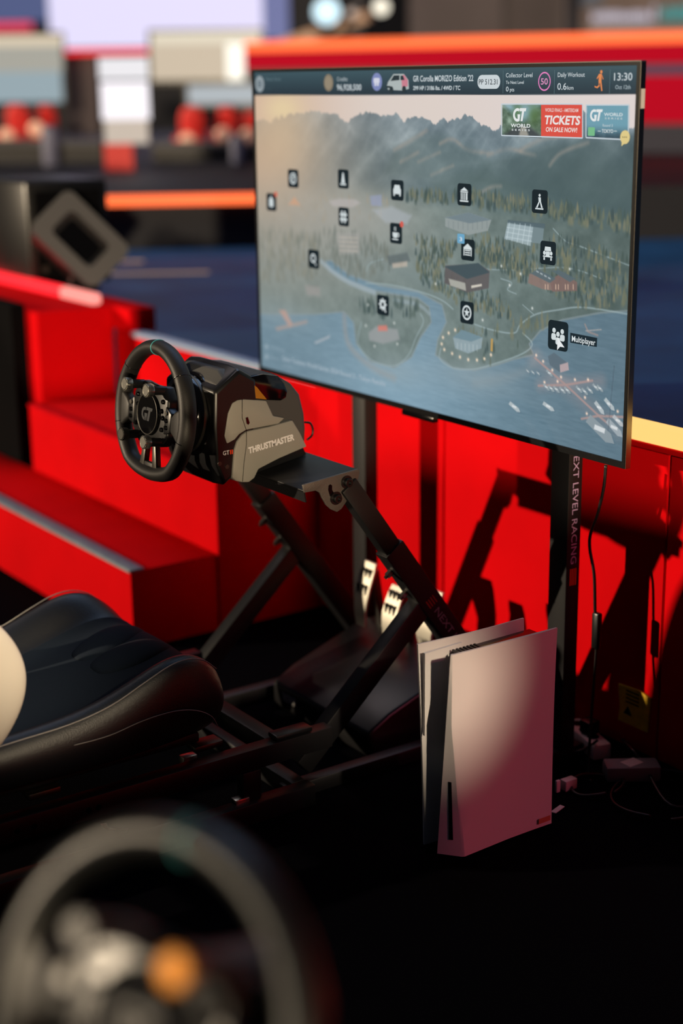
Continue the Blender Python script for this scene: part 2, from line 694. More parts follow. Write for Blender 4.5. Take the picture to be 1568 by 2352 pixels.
# sky
img = np.zeros(uu.shape + (3,)) + np.array([224, 211, 203.])
img = mix(img, (214, 182, 160), sstep(-uu, -0.45, 0.0) * 0.9)
img = mix(img, (226, 215, 212), sstep(uu, 0.45, 0.9))
u0, v0 = uv(648, 252)
img = mix(img, (238, 220, 178), np.exp(-(((uu - u0) / 0.06) ** 2 + ((vv - v0) / 0.05) ** 2)))


def noise_at(X, Y, seed):
    r = np.random.default_rng(seed)
    g = r.random((64, 64))
    xi = np.floor(X).astype(int)
    yi = np.floor(Y).astype(int)
    tx = X - xi
    ty = Y - yi
    tx = tx * tx * (3 - 2 * tx)
    ty = ty * ty * (3 - 2 * ty)
    G4 = lambda i, j: g[(yi + j) % 64, (xi + i) % 64]
    return (G4(0, 0) * (1 - tx) + G4(1, 0) * tx) * (1 - ty) + (G4(0, 1) * (1 - tx) + G4(1, 1) * tx) * ty


def slopes(fx, fy, shear, seed, oct=5):
    s_ = 0
    a_ = 1.0
    t_ = 0
    for o_ in range(oct):
        k_ = 2 ** o_
        X = (uu + shear * vv) * fx * k_
        Y = vv * fy * k_ + 0.35 * noise_at(X * 0.5, vv * fy * k_ * 0.5, seed + 50 + o_)
        n_ = 1 - abs(2 * noise_at(X, Y, seed + o_) - 1)
        s_ = s_ + a_ * n_ * n_
        t_ += a_
        a_ *= 0.5
    return s_ / t_


# mountains
ridge_px = [(583, 275), (620, 278), (650, 265), (690, 262), (722, 256), (745, 262), (768, 265), (790, 277), (806, 274), (822, 264), (838, 260), (860, 264), (893, 268), (909, 262), (925, 276), (947, 274), (975, 272), (1000, 283),
            (1022, 274), (1040, 278), (1056, 270), (1071, 265), (1085, 272), (1098, 285), (1120, 297), (1145, 294), (1160, 286), (1200, 276), (1260, 262), (1330, 258), (1400, 282), (1440, 294), (1470, 296)]
rp = [uv(*p) for p in ridge_px]
rv = curve_y(rp, uu) + (fbm(60, 3, 11, 4, True) - 0.6) * -0.026
mm = sstep(vv - rv, -0.0015, 0.0015)
dep = np.clip((vv - rv) / 0.28, 0, 1)
m1 = slopes(9, 5, 0.55, 21)
m2_ = slopes(7, 4, -0.7, 31)
m3 = slopes(26, 14, 0.4, 43, 3)
base = np.array([106, 124, 134.])[None, None] * (1 - dep[..., None]) + np.array([78, 102, 108.])[None, None] * dep[..., None]
shade = ((m1 - 0.36) * 70 + (m2_ - 0.36) * 60 + (m3 - 0.35) * 26) * (1 - 0.55 * dep)
base = base + shade[..., None] * np.array([1.0, 0.95, 0.9])
img = img * (1 - mm[..., None]) + base * mm[..., None]
img = mix(img, (70, 92, 94), mm * sstep(uu, 0.45, 1.0) * sstep(dep, 0.1, 0.6) * 0.6)
for (pts, c_, k_) in (([(905, 345), (960, 312), (1010, 305), (1060, 335), (1110, 352), (1130, 400), (1000, 420), (880, 400)], (80, 102, 104), 0.45),
                      ([(1120, 365), (1180, 352), (1260, 330), (1330, 318), (1400, 312), (1475, 312), (1470, 500), (1330, 472), (1180, 440), (1080, 420)], (66, 88, 90), 0.5),
                      ([(990, 420), (1080, 395), (1150, 412), (1240, 450), (1330, 480), (1200, 475), (1000, 445)], (78, 100, 98), 0.4)):
    img = mix(img, c_, polymask(pts, 0.016) * k_ * mm)
for (pts, w) in (([(1010, 330), (1040, 320), (1075, 345), (1130, 352)], 0.003), ([(1120, 357), (1165, 342), (1200, 350), (1228, 357)], 0.003), ([(1195, 345), (1250, 318), (1300, 312)], 0.004), ([(1262, 380), (1290, 350), (1350, 328)], 0.003),
                 ([(1105, 442), (1128, 430), (1150, 428)], 0.003), ([(905, 345), (945, 322), (980, 300)], 0.004), ([(920, 372), (960, 350)], 0.003), ([(960, 372), (1010, 350)], 0.002), ([(990, 402), (1040, 380)], 0.002)):
    img = mix(img, (166, 156, 146), polyline(pts, w, 0.007) * (0.25 + 0.6 * m3))
# valley floor with forest
val = [(583, 430), (700, 425), (790, 430), (900, 440), (1000, 455), (1100, 465), (1200, 480), (1300, 495), (1400, 510), (1470, 520)]
vl = curve_y([uv(*p) for p in val], uu)
vm = sstep(vv - vl, -0.03, 0.04)
ground = np.array([114, 132, 130.]) - 26 * sstep(uu, 0.55, 1.0)[..., None] + (fbm(40, 30, 61, 4)[..., None] - 0.5) * 34
img = img * (1 - vm[..., None]) + ground * vm[..., None]
img = mix(img, (118, 138, 140), polymask([(700, 540), (1050, 640), (1120, 690), (900, 640)], 0.03) * 0.6)
# warm haze from the left
hz = np.exp(-((uu / 0.30) ** 2)) * np.exp(-(((vv - 0.30) / 0.30) ** 2))
img = mix(img, (200, 172, 146), np.clip(hz * 0.95, 0, 1) * mm)
img = mix(img, (182, 178, 172), np.exp(-(((uu - 0.30) / 0.22) ** 2 + ((vv - 0.44) / 0.10) ** 2)) * 0.55)
img = mix(img, (160, 162, 158), np.exp(-((uu / 0.5) ** 2)) * np.exp(-(((vv - 0.6) / 0.22) ** 2)) * 0.4)
img = mix(img, (222, 192, 152), np.exp(-(((uu - u0) / 0.10) ** 2 + ((vv - v0 - .05) / 0.16) ** 2)) * 0.45)
# lake
lake = [(590, 720), (640, 722), (720, 722), (790, 716), (812, 740), (818, 790), (850, 830), (905, 845), (945, 820), (965, 775), (990, 740), (985, 705), (960, 685), (860, 668), (800, 645), (760, 620), (745, 600),
        (760, 598), (800, 630), (870, 655), (960, 670), (1015, 700), (1025, 740), (1005, 780), (1000, 815), (1040, 845), (1090, 850), (1140, 838), (1180, 825), (1225, 815), (1215, 790), (1240, 760), (1290, 735), (1380, 718), (1475, 712), (1475, 1090), (590, 870)]
lm = polymask(lake, 0.004)
water = np.array([114, 141, 156.]) + (fbm(40, 160, 71, 3)[..., None] - 0.5) * 16
water = water + (np.exp(-(((uu - 0.45) / 0.2) ** 2 + ((vv - 0.95) / 0.25) ** 2)) * 24)[..., None] * np.array([0.8, 1.0, 1.15])
water = water - (sstep(uu, 0.6, 1.0) * 20)[..., None]
img = img * (1 - lm[..., None]) + water * lm[..., None]
sh = np.clip(lm * (1 - lm) * 4, 0, 1)
img = mix(img, (150, 160, 162), sh * 0.5)
img = mix(img, (168, 156, 148), polyline([(790, 722), (800, 790), (850, 840), (905, 868)], 0.008, 0.012) * lm * 0.55)
img = mix(img, (150, 156, 158), polyline([(1235, 815), (1210, 850), (1150, 870), (1090, 880)], 0.008, 0.016) * lm * 0.4)
# paths
for pts, w in (([(830, 740), (822, 790), (855, 828), (905, 840), (938, 815), (955, 775), (972, 740), (965, 720)], 0.0020), ([(1012, 800), (1010, 825), (1040, 845), (1085, 848), (1140, 834), (1200, 812), (1222, 790), (1200, 765)], 0.0022),
               ([(840, 650), (900, 655), (970, 672), (1015, 690), (1040, 710)], 0.0022), ([(1090, 745), (1130, 758), (1180, 765), (1195, 745), (1230, 722), (1280, 712), (1340, 706), (1445, 722)], 0.0022),
               ([(840, 625), (850, 605), (880, 595)], 0.0018), ([(1270, 525), (1300, 555), (1330, 565), (1445, 610)], 0.0016), ([(1150, 640), (1175, 650), (1165, 665), (1185, 675)], 0.0016), ([(1200, 700), (1225, 722)], 0.0014), ([(1100, 618), (1180, 620), (1300, 615), (1380, 640)], 0.0014)):
    img = mix(img, (158, 178, 182), polyline(pts, w) * 0.75)
img = mix(img, (165, 182, 192), polyline([(738, 600), (765, 625), (805, 650), (860, 672)], 0.008, 0.004) * 0.7)
img = mix(img, (165, 182, 192), polyline([(905, 690), (960, 700), (985, 720)], 0.006, 0.004) * 0.5)


img = mix(img, (150, 166, 172), np.clip(blob(905, 850, 0.16, ry=0.05) + blob(1085, 862, 0.17, ry=0.05) + blob(640, 720, 0.2, ry=0.05), 0, 1) * 0.45)


# trees: many small dabs
def dabs(poly, n, seed, cols, hmin, hmax, alpha=0.8):
    global img
    P = [uv(*p) for p in poly]
    xs_ = [p[0] for p in P]
    ys_ = [p[1] for p in P]
    r = random.Random(seed)
    done = 0
    tries = 0
    while done < n and tries < n * 20:
        tries += 1
        x = r.uniform(min(xs_), max(xs_))
        y = r.uniform(min(ys_), max(ys_))
        ins = False
        for i in range(len(P)):
            x0, y0 = P[i]
            x1, y1 = P[(i + 1) % len(P)]
            if (y0 > y) != (y1 > y) and x < (x1 - x0) * (y - y0) / (y1 - y0) + x0:
                ins = not ins
        if not ins:
            continue
        done += 1
        h = r.uniform(hmin, hmax)
        w = h * r.uniform(0.28, 0.46)
        i0, i1 = max(0, int((x - 2 * w) * NX)), min(NX, int((x + 2 * w) * NX) + 1)
        j0, j1 = max(0, int((y - 1.6 * h) * NY)), min(NY, int((y + 1.2 * h) * NY) + 1)
        su = (uu[j0:j1, i0:i1] - x) * ASP
        sv = (vv[j0:j1, i0:i1] - y)
        ww = w * np.clip(0.35 + (sv / h + 1) * 0.45, 0.15, 1)
        k = np.exp(-((su / ww) ** 4) - ((sv / h) ** 4)) * alpha * (0.35 + 0.65 * sstep(np.full_like(su, x), 0.0, 0.45))
        c = np.array(r.choice(cols), float)
        img[j0:j1, i0:i1] = img[j0:j1, i0:i1] * (1 - k[..., None]) + c * k[..., None]


DK = [(66, 86, 84), (72, 90, 86), (80, 98, 92), (62, 82, 84)]
YL = [(120, 124, 102), (112, 118, 98), (128, 128, 106), (100, 110, 98)]
dabs([(930, 455), (1100, 470), (1250, 490), (1380, 520), (1470, 540), (1460, 500), (1300, 470), (1100, 440), (940, 440)], 330, 1, DK + YL, 0.008, 0.019)
dabs([(1090, 530), (1200, 570), (1290, 540), (1440, 590), (1440, 700), (1330, 700), (1200, 640), (1100, 600)], 460, 2, DK + YL, 0.007, 0.016)
dabs([(950, 540), (1060, 560), (1010, 620), (1150, 680), (1200, 740), (1060, 700), (960, 640)], 340, 3, DK + YL, 0.007, 0.016)
dabs([(1050, 540), (1240, 600), (1200, 650), (1110, 600)], 150, 31, YL + DK, 0.007, 0.014)
dabs([(600, 520), (740, 540), (730, 640), (600, 640)], 200, 4, [(146, 142, 124), (128, 132, 122), (120, 126, 118)], 0.012, 0.024, 0.8)
dabs([(740, 520), (860, 540), (930, 600), (820, 640), (740, 600)], 150, 5, [(120, 126, 118), (108, 118, 112)], 0.010, 0.020, 0.6)
dabs([(820, 680), (960, 690), (965, 720), (840, 725)], 40, 6, DK, 0.012, 0.022, 0.7)
dabs([(1030, 770), (1060, 750), (1200, 770), (1215, 800), (1120, 832)], 26, 7, YL + DK, 0.010, 0.018, 0.7)
dabs([(1130, 750), (1250, 720), (1260, 740), (1180, 770)], 18, 8, YL, 0.012, 0.020, 0.7)
dabs([(600, 440), (780, 445), (900, 455), (900, 500), (600, 510)], 90, 9, [(172, 158, 136), (160, 152, 136)], 0.008, 0.016, 0.5)


# buildings
def pol(pts, col, a=0.9, soft=0.0012):
    global img
    img = mix(img, col, polymask(pts, soft) * a)


def dots(pts, r, col, a):
    global img
    for q in pts:
        img = mix(img, col, np.clip(blob(q[0], q[1], r) * a, 0, 1))


pol([(1022, 500), (1075, 488), (1128, 505), (1120, 530), (1075, 540), (1022, 520)], (150, 160, 160))
pol([(1022, 500), (1075, 488), (1128, 505), (1078, 513)], (112, 130, 138))
for k in range(9):
    x = 1030 + k * 11
    img = mix(img, (98, 112, 118), polyline([(x, 512 - abs(k - 4)), (x, 528 - abs(k - 4))], 0.0008, smooth=False) * 0.6)
pol([(1166, 508), (1250, 515), (1245, 560), (1158, 550)], (120, 140, 146))
pol([(1166, 508), (1225, 515), (1218, 565), (1158, 548)], (176, 194, 200), 0.7)
pol([(1166, 505), (1252, 514), (1250, 525), (1165, 512)], (80, 100, 108))
for k in range(5):
    img = mix(img, (206, 222, 226), polyline([(1170 + k * 12, 512 + k), (1163 + k * 12, 550 + k * 3)], 0.0010, smooth=False) * 0.8)
for k in range(3):
    img = mix(img, (206, 222, 226), polyline([(1164 - k, 522 + k * 11), (1222 - k, 532 + k * 11)], 0.0009, smooth=False) * 0.7)
pol([(1022, 610), (1098, 605), (1124, 622), (1122, 662), (1072, 672), (1020, 650)], (96, 92, 94))
pol([(1020, 612), (1098, 604), (1124, 626), (1072, 641)], (62, 82, 90))
pol([(1030, 640), (1068, 650), (1070, 668), (1034, 656)], (188, 190, 180), 0.8)
pol([(1082, 656), (1106, 652), (1106, 657), (1082, 662)], (226, 220, 206))
pol([(1215, 630), (1240, 620), (1270, 645), (1270, 668), (1245, 664), (1212, 650)], (140, 118, 112))
pol([(1262, 645), (1290, 625), (1325, 648), (1325, 668), (1268, 670)], (128, 104, 100))
pol([(1218, 628), (1236, 618), (1276, 640), (1262, 650)], (86, 106, 114))
pol([(1266, 622), (1284, 620), (1322, 640), (1308, 648)], (86, 106, 114))
for x in (1252, 1258, 1276, 1282, 1298, 1304, 1316):
    img = mix(img, (228, 196, 172), polyline([(x, 654), (x, 664)], 0.0014, smooth=False) * 0.9)
for x in range(4):
    img = mix(img, (196, 206, 208), polyline([(1232 + x * 9, 623 + x * 5), (1236 + x * 9, 625 + x * 5)], 0.0018, smooth=False) * 0.8)
# stadium and left buildings, hazy
pol([(755, 462), (780, 456), (815, 458), (828, 466), (810, 476), (765, 474)], (190, 184, 184), 0.6, 0.004)
pol([(850, 450), (876, 447), (876, 474), (852, 472)], (150, 160, 190), 0.7, 0.003)
pol([(855, 482), (900, 474), (945, 495), (935, 515), (885, 512)], (176, 184, 192), 0.6, 0.006)
pol([(662, 470), (676, 452), (690, 472)], (216, 164, 130), 0.7, 0.004)
pol([(772, 535), (825, 535), (825, 582), (778, 585)], (170, 168, 164), 0.6, 0.005)
for k in range(4):
    img = mix(img, (214, 200, 184), polyline([(780, 545 + k * 10), (820, 547 + k * 10)], 0.0018, 0.003, smooth=False) * 0.5)
pol([(888, 588), (935, 580), (942, 600), (895, 610)], (96, 108, 110), 0.8, 0.004)
pol([(900, 605), (935, 600), (935, 612), (902, 616)], (216, 196, 178), 0.6, 0.003)
pol([(846, 765), (862, 750), (912, 756), (918, 780), (880, 790), (848, 782)], (158, 162, 164), 0.8, 0.004)
pol([(868, 748), (888, 747), (890, 760), (868, 760)], (214, 130, 118), 0.9, 0.003)
pol([(700, 655), (735, 660), (735, 680), (705, 678)], (172, 162, 160), 0.5, 0.006)
pol([(640, 712), (655, 712), (672, 745), (665, 752)], (196, 160, 148), 0.8, 0.004)
pol([(632, 752), (705, 735), (706, 742), (636, 760)], (180, 158, 150), 0.7, 0.004)
pol([(722, 786), (758, 770), (756, 776), (724, 790)], (196, 196, 200), 0.7, 0.003)
# pavilion with lights
pol([(1040, 775), (1060, 758), (1108, 775), (1105, 800), (1075, 812), (1045, 800)], (150, 170, 178))
pol([(1040, 775), (1060, 757), (1108, 775), (1082, 785)], (112, 140, 152))
for k in range(6):
    img = mix(img, (206, 216, 216), polyline([(1050 + k * 9, 788 + k), (1050 + k * 9, 802 + k)], 0.0012, smooth=False) * 0.6)
dots([(1045, 758), (1030, 765), (1017, 775), (1014, 790), (1020, 803), (1038, 812), (1056, 820), (1075, 826), (1095, 827), (1112, 824), (1127, 815)], 0.0045, (248, 226, 200), 1.2)
pol([(1127, 778), (1132, 778), (1131, 808), (1126, 806)], (196, 158, 90))
# harbour
glow = polyline([(1225, 820), (1290, 880), (1420, 990)], 0.012, 0.03) * 0.35 + polyline([(1240, 885), (1380, 875)], 0.010, 0.02) * 0.4
img = mix(img, (184, 156, 154), np.clip(glow, 0, 1))
img = mix(img, (172, 148, 146), polyline([(1228, 822), (1300, 885), (1380, 960), (1410, 985)], 0.0032, smooth=False) * 0.9)
img = mix(img, (172, 148, 146), polyline([(1236, 886), (1300, 884), (1360, 874)], 0.0032, smooth=False) * 0.9)
img = mix(img, (172, 148, 146), polyline([(1335, 962), (1375, 955), (1430, 958)], 0.0032, smooth=False) * 0.9)
pol([(1258, 818), (1272, 810), (1305, 835), (1300, 852), (1285, 855), (1262, 838)], (92, 110, 122))
pol([(1285, 838), (1304, 832), (1306, 850), (1286, 856)], (190, 170, 172))
dots([(1231, 816), (1247, 830), (1268, 850), (1288, 866), (1250, 878), (1280, 876), (1320, 872), (1350, 872), (1343, 913), (1347, 950), (1418, 945)], 0.0040, (250, 220, 200), 1.1)


def boat(x, y, s, ang=35, c=(196, 204, 206)):
    a = math.radians(ang)
    L = [(-1, -.22), (.55, -.26), (1, 0), (.55, .26), (-1, .22)]
    P = []
    for i, j in L:
        P.append((x + s * (i * math.cos(a) - j * math.sin(a)) * 0.8, y + s * (i * math.sin(a) + j * math.cos(a))))
    Q = [(px_ + 2, py_ + 2.2) for px_, py_ in P]
    pol(Q, (76, 104, 122), 0.6)
    pol(P, c, 0.85)
    pol([(x - s * .3, y - s * .32), (x + s * .2, y - s * .1), (x + s * .15, y + s * .12), (x - s * .35, y - s * .1)], (232, 236, 238), 0.8)


boat(1182, 936, 19)
boat(1260, 935, 19, 30)
for x, y in ((1255, 890), (1266, 893), (1278, 895), (1292, 897), (1303, 897), (1330, 895), (1343, 900), (1355, 897), (1368, 890), (1378, 893), (1262, 858), (1236, 858), (1224, 856), (1212, 853)):
    boat(x, y, 12 if x > 1245 else 7, 40, (160, 172, 176))
boat(1377, 938, 20, 48)
boat(1400, 930, 20, 44)
boat(1380, 990, 48, 38, (150, 162, 168))
boat(1412, 985, 30, 42, (172, 182, 188))
boat(1420, 968, 20, 40, (196, 200, 202))
img = mix(img, (70, 84, 98), polyline([(1410, 840), (1396, 990)], 0.0008, 0.0009, smooth=False) * 0.8)
img = mix(img, (150, 140, 140), polyline([(1343, 745), (1350, 762), (1372, 770)], 0.0026, smooth=False) * 0.9)
img = mix(img, (176, 170, 168), polyline([(1345, 760), (1380, 757)], 0.0014, smooth=False) * 0.9)
# map lamps
dots([(1151, 611), (1308, 618), (1195, 629), (1222, 708), (1108, 735), (1170, 655), (845, 700), (905, 742), (840, 748), (912, 790), (860, 795), (1000, 652)], 0.004, (232, 236, 232), 0.9)
# banner pictures
t1 = polymask([(1153, 240), (1243, 240), (1243, 317), (1153, 311)], 0.001)
can = np.array([104, 128, 112.]) + (fbm(60, 50, 91, 4)[..., None] - 0.5) * 150
img = img * (1 - t1[..., None]) + can * t1[..., None]
img = mix(img, (150, 186, 214), polymask([(1160, 240), (1240, 240), (1215, 272), (1200, 276), (1180, 262)], 0.012) * t1)
img = mix(img, (84, 118, 70), (blob(1226, 262, 0.03) + blob(1188, 256, 0.022)) * t1 * 0.8)
img = mix(img, (58, 66, 72), polymask([(1153, 312), (1185, 290), (1215, 290), (1243, 312), (1243, 320), (1153, 320)], 0.006) * t1 * 0.9)
img = mix(img, (196, 190, 176), polymask([(1196, 290), (1206, 290), (1216, 318), (1190, 318)], 0.004) * t1 * 0.7)
t2 = polymask([(1347, 241), (1445, 241), (1443, 320), (1347, 315)], 0.001)
tk = np.array([58, 84, 98.]) + (fbm(90, 70, 95, 3)[..., None] - 0.5) * 70
tk = tk * sstep(vv, 0.14, 0.18)[..., None] + np.array([110, 160, 178.]) * (1 - sstep(vv, 0.14, 0.18))[..., None]
img = img * (1 - t2[..., None]) + tk * t2[..., None]
# header bar
hb = polymask([(560, 219), (1480, 217), (1480, 100), (560, 100)], 0.0008)
hc = np.array([58, 86, 96.]) * (1 - vv / 0.09)[..., None] + np.array([24, 42, 54.]) * (vv / 0.09)[..., None]
hbt = np.clip((uu * 0 + 1), 0, 1)
img = img * (1 - hb[..., None]) + hc * hb[..., None]
img = np.clip(img, 0, 255) / 255.0
limg = np.where(img <= 0.04045, img / 12.92, ((img + 0.055) / 1.055) ** 2.4)

nv = (NX + 1) * (NY + 1)
co = np.zeros((nv, 3), np.float32)
org = ORG[tv.name]
co[:, 0] = (TVX - HW + uu * 2 * HW).ravel() - org.x
co[:, 1] = TY - org.y
co[:, 2] = (TVZ + HH - vv * 2 * HH).ravel() - org.z
me = bpy.data.meshes.new('screen')
me.vertices.add(nv)
me.vertices.foreach_set('co', co.ravel())
nf = NX * NY
ii, jj = np.meshgrid(np.arange(NX), np.arange(NY))
v00 = (jj * (NX + 1) + ii).ravel()
quads = np.stack([v00, v00 + NX + 1, v00 + NX + 2, v00 + 1], 1).astype(np.int32)
me.loops.add(nf * 4)
me.loops.foreach_set('vertex_index', quads.ravel())
me.polygons.add(nf)
me.polygons.foreach_set('loop_start', np.arange(0, nf * 4, 4, dtype=np.int32))
me.update(calc_edges=True)
at = me.color_attributes.new('picture', 'FLOAT_COLOR', 'POINT')
at.data.foreach_set('color', np.concatenate([limg.reshape(-1, 3), np.ones((nv, 1))], 1).astype(np.float32).ravel())
ms = bpy.data.materials.new('screen_picture')
ms.use_nodes = True
nt = ms.node_tree
bs = nt.nodes['Principled BSDF']
bs.inputs['Base Color'].default_value = (0.003, 0.003, 0.004, 1)
bs.inputs['Roughness'].default_value = 0.4
bs.inputs['Specular IOR Level'].default_value = 0.06
an = nt.nodes.new('ShaderNodeAttribute')
an.attribute_name = 'picture'
nt.links.new(an.outputs['Color'], bs.inputs['Emission Color'])
bs.inputs['Emission Strength'].default_value = 0.93
me.materials.append(ms)
screen = bpy.data.objects.new('screen', me)
COL.objects.link(screen)
screen.parent = tv
ORG[screen.name] = org


def SE(rgb):
    return emit('screen_ink_%d_%d_%d' % rgb, rgb, 0.93, base=(6, 6, 6))


SW = (206, 216, 220)


def stext(s, x0, y0, x1, y1, hpx, rgb=SW, bold=0.0, shear=0.0, off=0.0016, name='screen_text'):
    """baseline from pixel (x0,y0) to (x1,y1), cap height hpx"""
    p = scr(x0, y0)
    q = scr(x1, y1)
    t = scr(x0, y0 - hpx)
    co, fs, w = text_mesh(s, bold)
    sx = (q.x - p.x) / w
    sy = (t.z - p.z) / 0.69
    zz = (p.z + q.z) / 2
    b = MB()
    b.add([Vector((p.x + c[0] * sx + c[1] * sy * shear, TY - off, zz + c[1] * sy)) for c in co], fs)
    return b.build(name, SE(rgb), screen)


def sflat(poly, off=0.001):
    """flat polygon facing -Y from list of (x,z)"""
    return [Vector((x, TY - off, z)) for x, z in poly]


def rrect(cx, cz, hw, hh, r, n=5):
    P = []
    for sx, sz, a0 in ((1, 1, 0), (-1, 1, 90), (-1, -1, 180), (1, -1, 270)):
        P += arc(cx + sx * (hw - r), cz + sz * (hh - r), r, a0, a0 + 90, n)
    return P


def spoly(name, polys, rgb, off=0.0012, about=None):
    b = MB()
    for P in polys:
        if about is not None:
            P = [(about.x + (x - about.x) * KS, about.z + (z - about.z) * KS) for x, z in P]
        b.add(sflat(P, off), [tuple(range(len(P)))])
    return b.build(name, SE(rgb), screen)


def ring(cx, cz, r0, r1, n=28, a0=0, a1=360):
    """list of quads"""
    out = []
    for i in range(n):
        t0 = math.radians(a0 + (a1 - a0) * i / n)
        t1 = math.radians(a0 + (a1 - a0) * (i + 1) / n)
        out.append([(cx + r0 * math.cos(t0), cz + r0 * math.sin(t0)), (cx + r1 * math.cos(t0), cz + r1 * math.sin(t0)),
                    (cx + r1 * math.cos(t1), cz + r1 * math.sin(t1)), (cx + r0 * math.cos(t1), cz + r0 * math.sin(t1))])
    return out


def rect(x0, z0, x1, z1):
    return [(x0, z0), (x1, z0), (x1, z1), (x0, z1)]


def disc(cx, cz, r, n=20, rz=None):
    return arc(cx, cz, r, 0, 360 - 360 / n, n - 1, rz)


# glyphs in a [-1,1] square
G = {}
G['swirl'] = ring(0, 0, 0.52, 0.72, 20, 60, 400) + ring(0.0, -0.05, 0.22, 0.36, 14, 20, 300) + [[(0.0, -.1), (.15, -.1), (.55, .7), (.35, .7)]]
G['cone'] = [[(-.12, .75), (.12, .75), (.38, -.5), (-.38, -.5)], rect(-.6, -.75, .6, -.56)]
G['lantern'] = [rrect(0, -.1, .5, .55, .2), [(-.3, .45), (.3, .45), (.15, .75), (-.15, .75)]]
G['wrenches'] = [rect(-.5, -.75, -.2, .75), rect(.15, -.75, .45, .75), rect(-.75, .15, .75, .42), rect(-.75, -.45, .75, -.18)]
G['car'] = [[(-.45, .6), (.45, .6), (.62, .12), (-.62, .12)], rrect(0, -.12, .7, .3, .12), rect(-.66, -.66, -.42, -.4), rect(.42, -.66, .66, -.4)]
G['cup'] = [[(-.6, .1), (.4, .1), (.35, -.35), (.15, -.5), (-.35, -.5), (-.55, -.35)], rect(-.65, -.75, .45, -.62)] + ring(.42, -.15, .14, .26, 12, -90, 90) + [rect(-.3, .28, -.2, .75), rect(-.05, .28, .05, .75)]
G['bank'] = [[(-.65, .4), (.65, .4), (0, .78)], rect(-.62, .22, .62, .34), rect(-.7, -.75, .7, -.6)] + [rect(-.55 + k * .28, -.55, -.41 + k * .28, .18) for k in range(4)] + [rect(.43, -.55, .55, .18)]
G['figure'] = [disc(.0, .62, .15), [(-.18, .42), (.18, .42), (.22, -.02), (-.12, -.02)], [(-.12, 0), (.05, 0), (-.25, -.6), (-.5, -.6)], [(.05, 0), (.22, 0), (.5, -.6), (.25, -.6)], rect(-.6, -.78, .6, -.64)]
G['loupe'] = ring(-.05, .1, .34, .56, 22) + [[(.18, -.3), (.34, -.42), (.62, -.74), (.42, -.78)]]
G['garage'] = [[(-.7, .25), (0, .7), (.7, .25), (.7, .05), (-.7, .05)], rect(-.7, -.65, -.55, .1), rect(.55, -.65, .7, .1)] + [rect(-.45, -.12 - k * .24, .45, .0 - k * .24) for k in range(3)]
G['oldcar'] = [[(-.42, .62), (.42, .62), (.5, .2), (-.5, .2)], rect(-.28, -.35, .28, .16), disc(-.5, -.02, .2), disc(.5, -.02, .2), rect(-.7, -.42, .7, -.28), rect(-.62, -.72, -.4, -.46), rect(.4, -.72, .62, -.46)]
G['gear'] = ring(0, .1, .26, .55, 24) + [[(math.cos(a) * .5 - math.sin(a) * .12, .1 + math.sin(a) * .5 + math.cos(a) * .12), (math.cos(a) * .5 + math.sin(a) * .12, .1 + math.sin(a) * .5 - math.cos(a) * .12),
                                          (math.cos(a) * .72 + math.sin(a) * .09, .1 + math.sin(a) * .72 - math.cos(a) * .09), (math.cos(a) * .72 - math.sin(a) * .09, .1 + math.sin(a) * .72 + math.cos(a) * .09)] for a in [k * math.pi / 4 for k in range(8)]] + [[(.1, -.2), (.3, -.3), (.7, -.75), (.45, -.78)]]
G['star'] = ring(0, 0, .58, .78, 28) + [[(0, 0), (.2 * math.cos(a - .63), .2 * math.sin(a - .63)), (.52 * math.cos(a), .52 * math.sin(a)), (.2 * math.cos(a + .63), .2 * math.sin(a + .63))] for a in [math.pi / 2 + k * 2 * math.pi / 5 for k in range(5)]]
G['people'] = [disc(-.45, .38, .2), disc(.5, .38, .2), disc(.02, .12, .2), rrect(-.48, -.12, .27, .26, .16), rrect(.53, -.12, .27, .26, .16), rrect(.02, -.42, .27, .28, .16)]


def icon(x, y, w, h, g, dark=(16, 34, 42), gscale=0.86):
    c = scr(x, y)
    hw = (scr(x + w / 2, y).x - scr(x - w / 2, y).x) / 2
    hh = (scr(x, y - h / 2).z - scr(x, y + h / 2).z) / 2
    b = MB()
    b.cur = 0
    P = rrect(c.x, c.z, hw, hh, min(hw, hh) * 0.28)
    b.add(sflat(P, 0.0010), [tuple(range(len(P)))])
    b.cur = 1
    for poly in G[g]:
        b.add(sflat([(c.x + px_ * hw * gscale, c.z + pz_ * hh * gscale) for px_, pz_ in poly], 0.0016), [tuple(range(len(poly)))])
    return b.build('menu_icon', [SE(dark), SE((214, 224, 226))], screen)


for a in ((674, 410, 24, 42, 'swirl'), (624, 464, 22, 40, 'lantern'), (789, 411, 25, 44, 'cone'), (790, 498, 24, 43, 'wrenches'), (913, 437, 29, 47, 'car'), (910, 536, 28, 47, 'cup'),
          (1067, 447, 32, 51, 'bank'), (1240, 463, 36, 54, 'figure'), (721, 595, 25, 43, 'loupe'), (1075, 574, 31, 49, 'garage'), (1259, 581, 36, 54, 'oldcar'), (880, 701, 28, 46, 'gear'),
          (1073, 718, 31, 51, 'star'), (1282, 771, 46, 68, 'people')):
    icon(*a)
